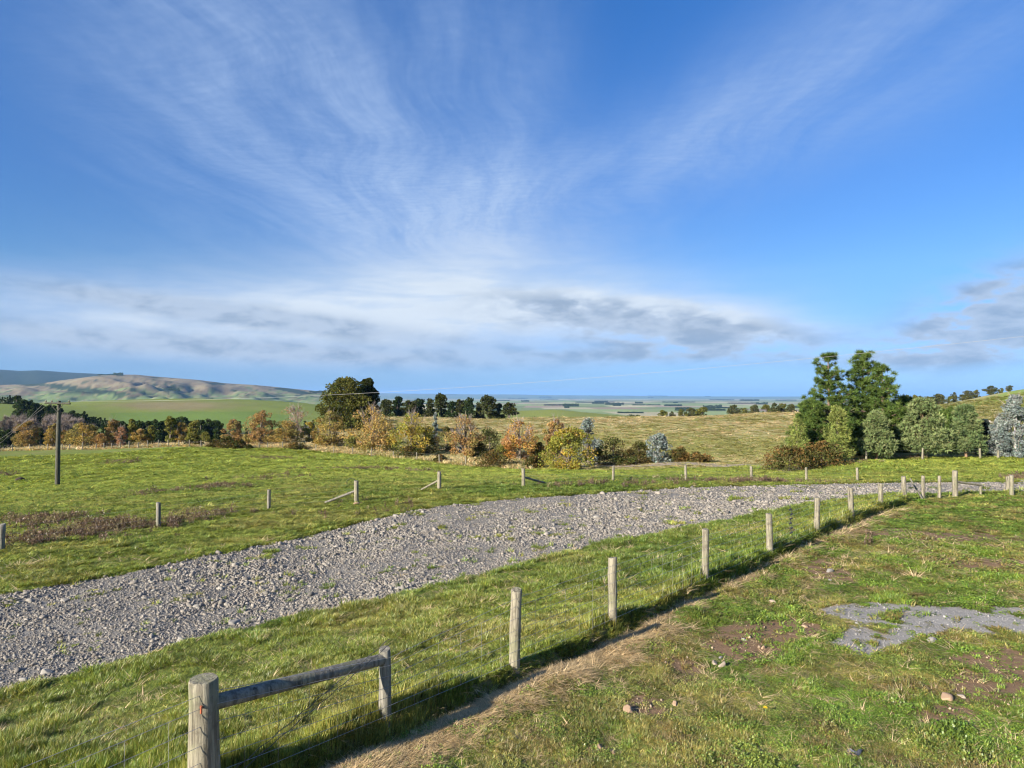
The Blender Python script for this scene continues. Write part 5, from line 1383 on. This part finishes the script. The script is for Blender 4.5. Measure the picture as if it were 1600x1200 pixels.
# boulders along the lower edge of the gravel
for k_, (px_, py_, sz, lab) in enumerate(((283, 1003, .11, 'pale stone at the gravel edge above left of the corner post'), (72, 1052, .11, 'large stone at the lower left gravel edge'), (36, 1064, .10, 'large stone leftmost at the lower gravel edge'), (480, 958, .10, 'pale stone at the gravel edge above the top rail'), (366, 975, .12, 'biggest pale stone in the gravel above the corner post'), (102, 940, .12, 'large stone near the upper left gravel edge'))):
    p_ = ground_at(px_, py_); g_ = random.Random(k_ + 70)
    o = link('boulder', rock_mesh('boulder', 850 + k_, M_ROCK, (.25, .235, .21), .6, 3, 14), None, (p_.x, p_.y, p_.z + sz * .2), (g_.uniform(-.3, .3), g_.uniform(-.3, .3), g_.uniform(0, 6)), (sz, sz * .8, sz * .8))
    tag(o, lab, 'rock', 'larger stones in the gravel')

# dandelion
p_ = ground_at(1196, 1117); d_ = empty('dandelion', p_); tag(d_, 'single yellow dandelion flower in the lower lawn', 'flower')
mb = MB(); mb.tube([(0, 0, 0), (.005, 0, .05), (.0, .005, .085)], [.003, .003, .0025], 5); link('stalk', mb.mesh('stalk', plain_material('stalk_green', (.12, .2, .05))), d_)
mb = MB()
for ring_, (n_, L_, zz_) in enumerate(((18, .026, .0), (14, .02, .005), (9, .012, .009))):
    for q in range(n_):
        a = 2 * math.pi * q / n_ + ring_; c_, s_ = math.cos(a), math.sin(a); w_ = .0045
        mb.add([(0, 0, .085 + zz_), (c_ * L_ * .7 - s_ * w_, s_ * L_ * .7 + c_ * w_, .090 + zz_), (c_ * L_, s_ * L_, .087 + zz_ * 1.4), (c_ * L_ * .7 + s_ * w_, s_ * L_ * .7 - c_ * w_, .090 + zz_)], [(0, 1, 2, 3)])
link('flower_head', mb.mesh('flower_head', plain_material('dandelion_yellow', (.85, .55, .02), .7, 0, .1)), d_)
# scrap of dark plastic
p_ = ground_at(1338, 1181); g_ = np.random.default_rng(5); mb = MB(); n_ = 7
uu, vv_ = np.meshgrid(np.linspace(-1, 1, n_), np.linspace(-1, 1, n_)); zz_ = .05 + .035 * np.sin(uu * 2.4) * np.cos(vv_ * 2) + g_.normal(0, .006, uu.shape)
i_ = np.arange(n_ - 1)[:, None] * n_; j_ = np.arange(n_ - 1)[None]
base_ = np.stack([uu * .075 + .02 * vv_, vv_ * (.035 + .012 * np.sin(uu * 5)) + .03 * np.abs(uu), zz_ - .02], -1).reshape(-1, 3)
ff = np.stack([i_ + j_, i_ + j_ + 1, i_ + n_ + j_ + 1, i_ + n_ + j_], -1).reshape(-1, 4)
mb.add(base_, ff); mb.add(base_ - np.array([0, 0, .004]), ff[:, ::-1])
tag(link('plastic_scrap', mb.mesh('plastic_scrap', plain_material('grey_plastic', (.06, .065, .075), .35)), None, p_), 'crumpled dark grey plastic scrap at the bottom of the lawn', 'litter')

# cattle on the right hill
M_COWB = plain_material('black_hide', (.02, .018, .016), .7); M_COWW = plain_material('white_hide', (.38, .34, .29), .7)
def cow_mesh(name, mat, graze):
    vs = [(0, 0, 1.05), (.55, 0, 1.10), (-.6, 0, 1.08), (-.85, 0, 1.02), (.95, 0, 1.2 if not graze else .95), (1.25, 0, 1.35 if not graze else .55), (1.6, 0, 1.22 if not graze else .25)]
    ed = [(0, 1), (0, 2), (2, 3), (1, 4), (4, 5), (5, 6)]; rd = [(.36, .40), (.33, .40), (.33, .36), (.16, .2), (.17, .22), (.13, .15), (.08, .09)]
    for sx, hx in ((.52, .60), (-.62, -.70)):
        for sy in (-.2, .2):
            b_ = len(vs); vs += [(sx, sy, .78), (hx if sx < 0 else sx, sy, .40), (sx, sy, .0)]; ed += [(1 if sx > 0 else 2, b_), (b_, b_ + 1), (b_ + 1, b_ + 2)]; rd += [(.13, .13), (.07, .07), (.055, .055)]
    b_ = len(vs); vs += [(-1.0, 0, .8), (-1.0, 0, .4)]; ed += [(3, b_), (b_, b_ + 1)]; rd += [(.04, .04), (.03, .03)]
    me = bpy.data.meshes.new(name); me.from_pydata(vs, ed, []); me.materials.append(mat)
    o_ = bpy.data.objects.new(name, me); col.objects.link(o_)
    md = o_.modifiers.new('skin', 'SKIN'); sv = me.skin_vertices[0].data
    for k__, q in enumerate(rd): sv[k__].radius = q
    sv[0].use_root = True
    o_.modifiers.new('sub', 'SUBSURF').levels = 1
    return o_
for k_, (px_, Y, mt, gr, rz, lab) in enumerate(((1475, 215, M_COWB, True, .3, 'black cow grazing on the right hill, left of three'), (1480, 214, M_COWW, True, .1, 'white cow beside the black cow on the right hill'), (1487.5, 200, M_COWB, False, 3.0, 'black cow standing above another on the right hill'), (1487, 180, M_COWB, True, 3.3, 'lower black cow on the right hill near the round pine'), (1544, 165, M_COWW, True, 0, 'pale cow lower on the right hill by the silver spruces'))):
    o = cow_mesh('cow', mt, gr); o.location = on_ground(px_, Y); o.rotation_euler = (0, 0, rz); o.scale = (.62, .62, .62); tag(o, lab, 'cow', 'cattle on the right hill')

# ------------------------------------------------------------------ haze
import bmesh
bm = bmesh.new(); bmesh.ops.create_cube(bm, size=1.0); me = bpy.data.meshes.new('haze'); bm.to_mesh(me); bm.free()
m, t, out = new_mat('haze_air')
vol = t.node('ShaderNodeVolumePrincipled'); vol.inputs['Color'].default_value = (0.28, 0.55, 1.0, 1); vol.inputs['Density'].default_value = 3.6e-5; vol.inputs['Anisotropy'].default_value = 0.0
t.l.new(vol.outputs[0], out.inputs['Volume'])
me.materials.append(m)
zlo, zhi = float(gzv.min()) - 1.0, float(gzv.max()) + 12.0
o = link('haze', me, None, (0, 0, (zlo + zhi) / 2), (0, 0, 0), (130000, 130000, zhi - zlo)); tag(o, 'thin blue air haze over the plain', 'haze', None, 'stuff')
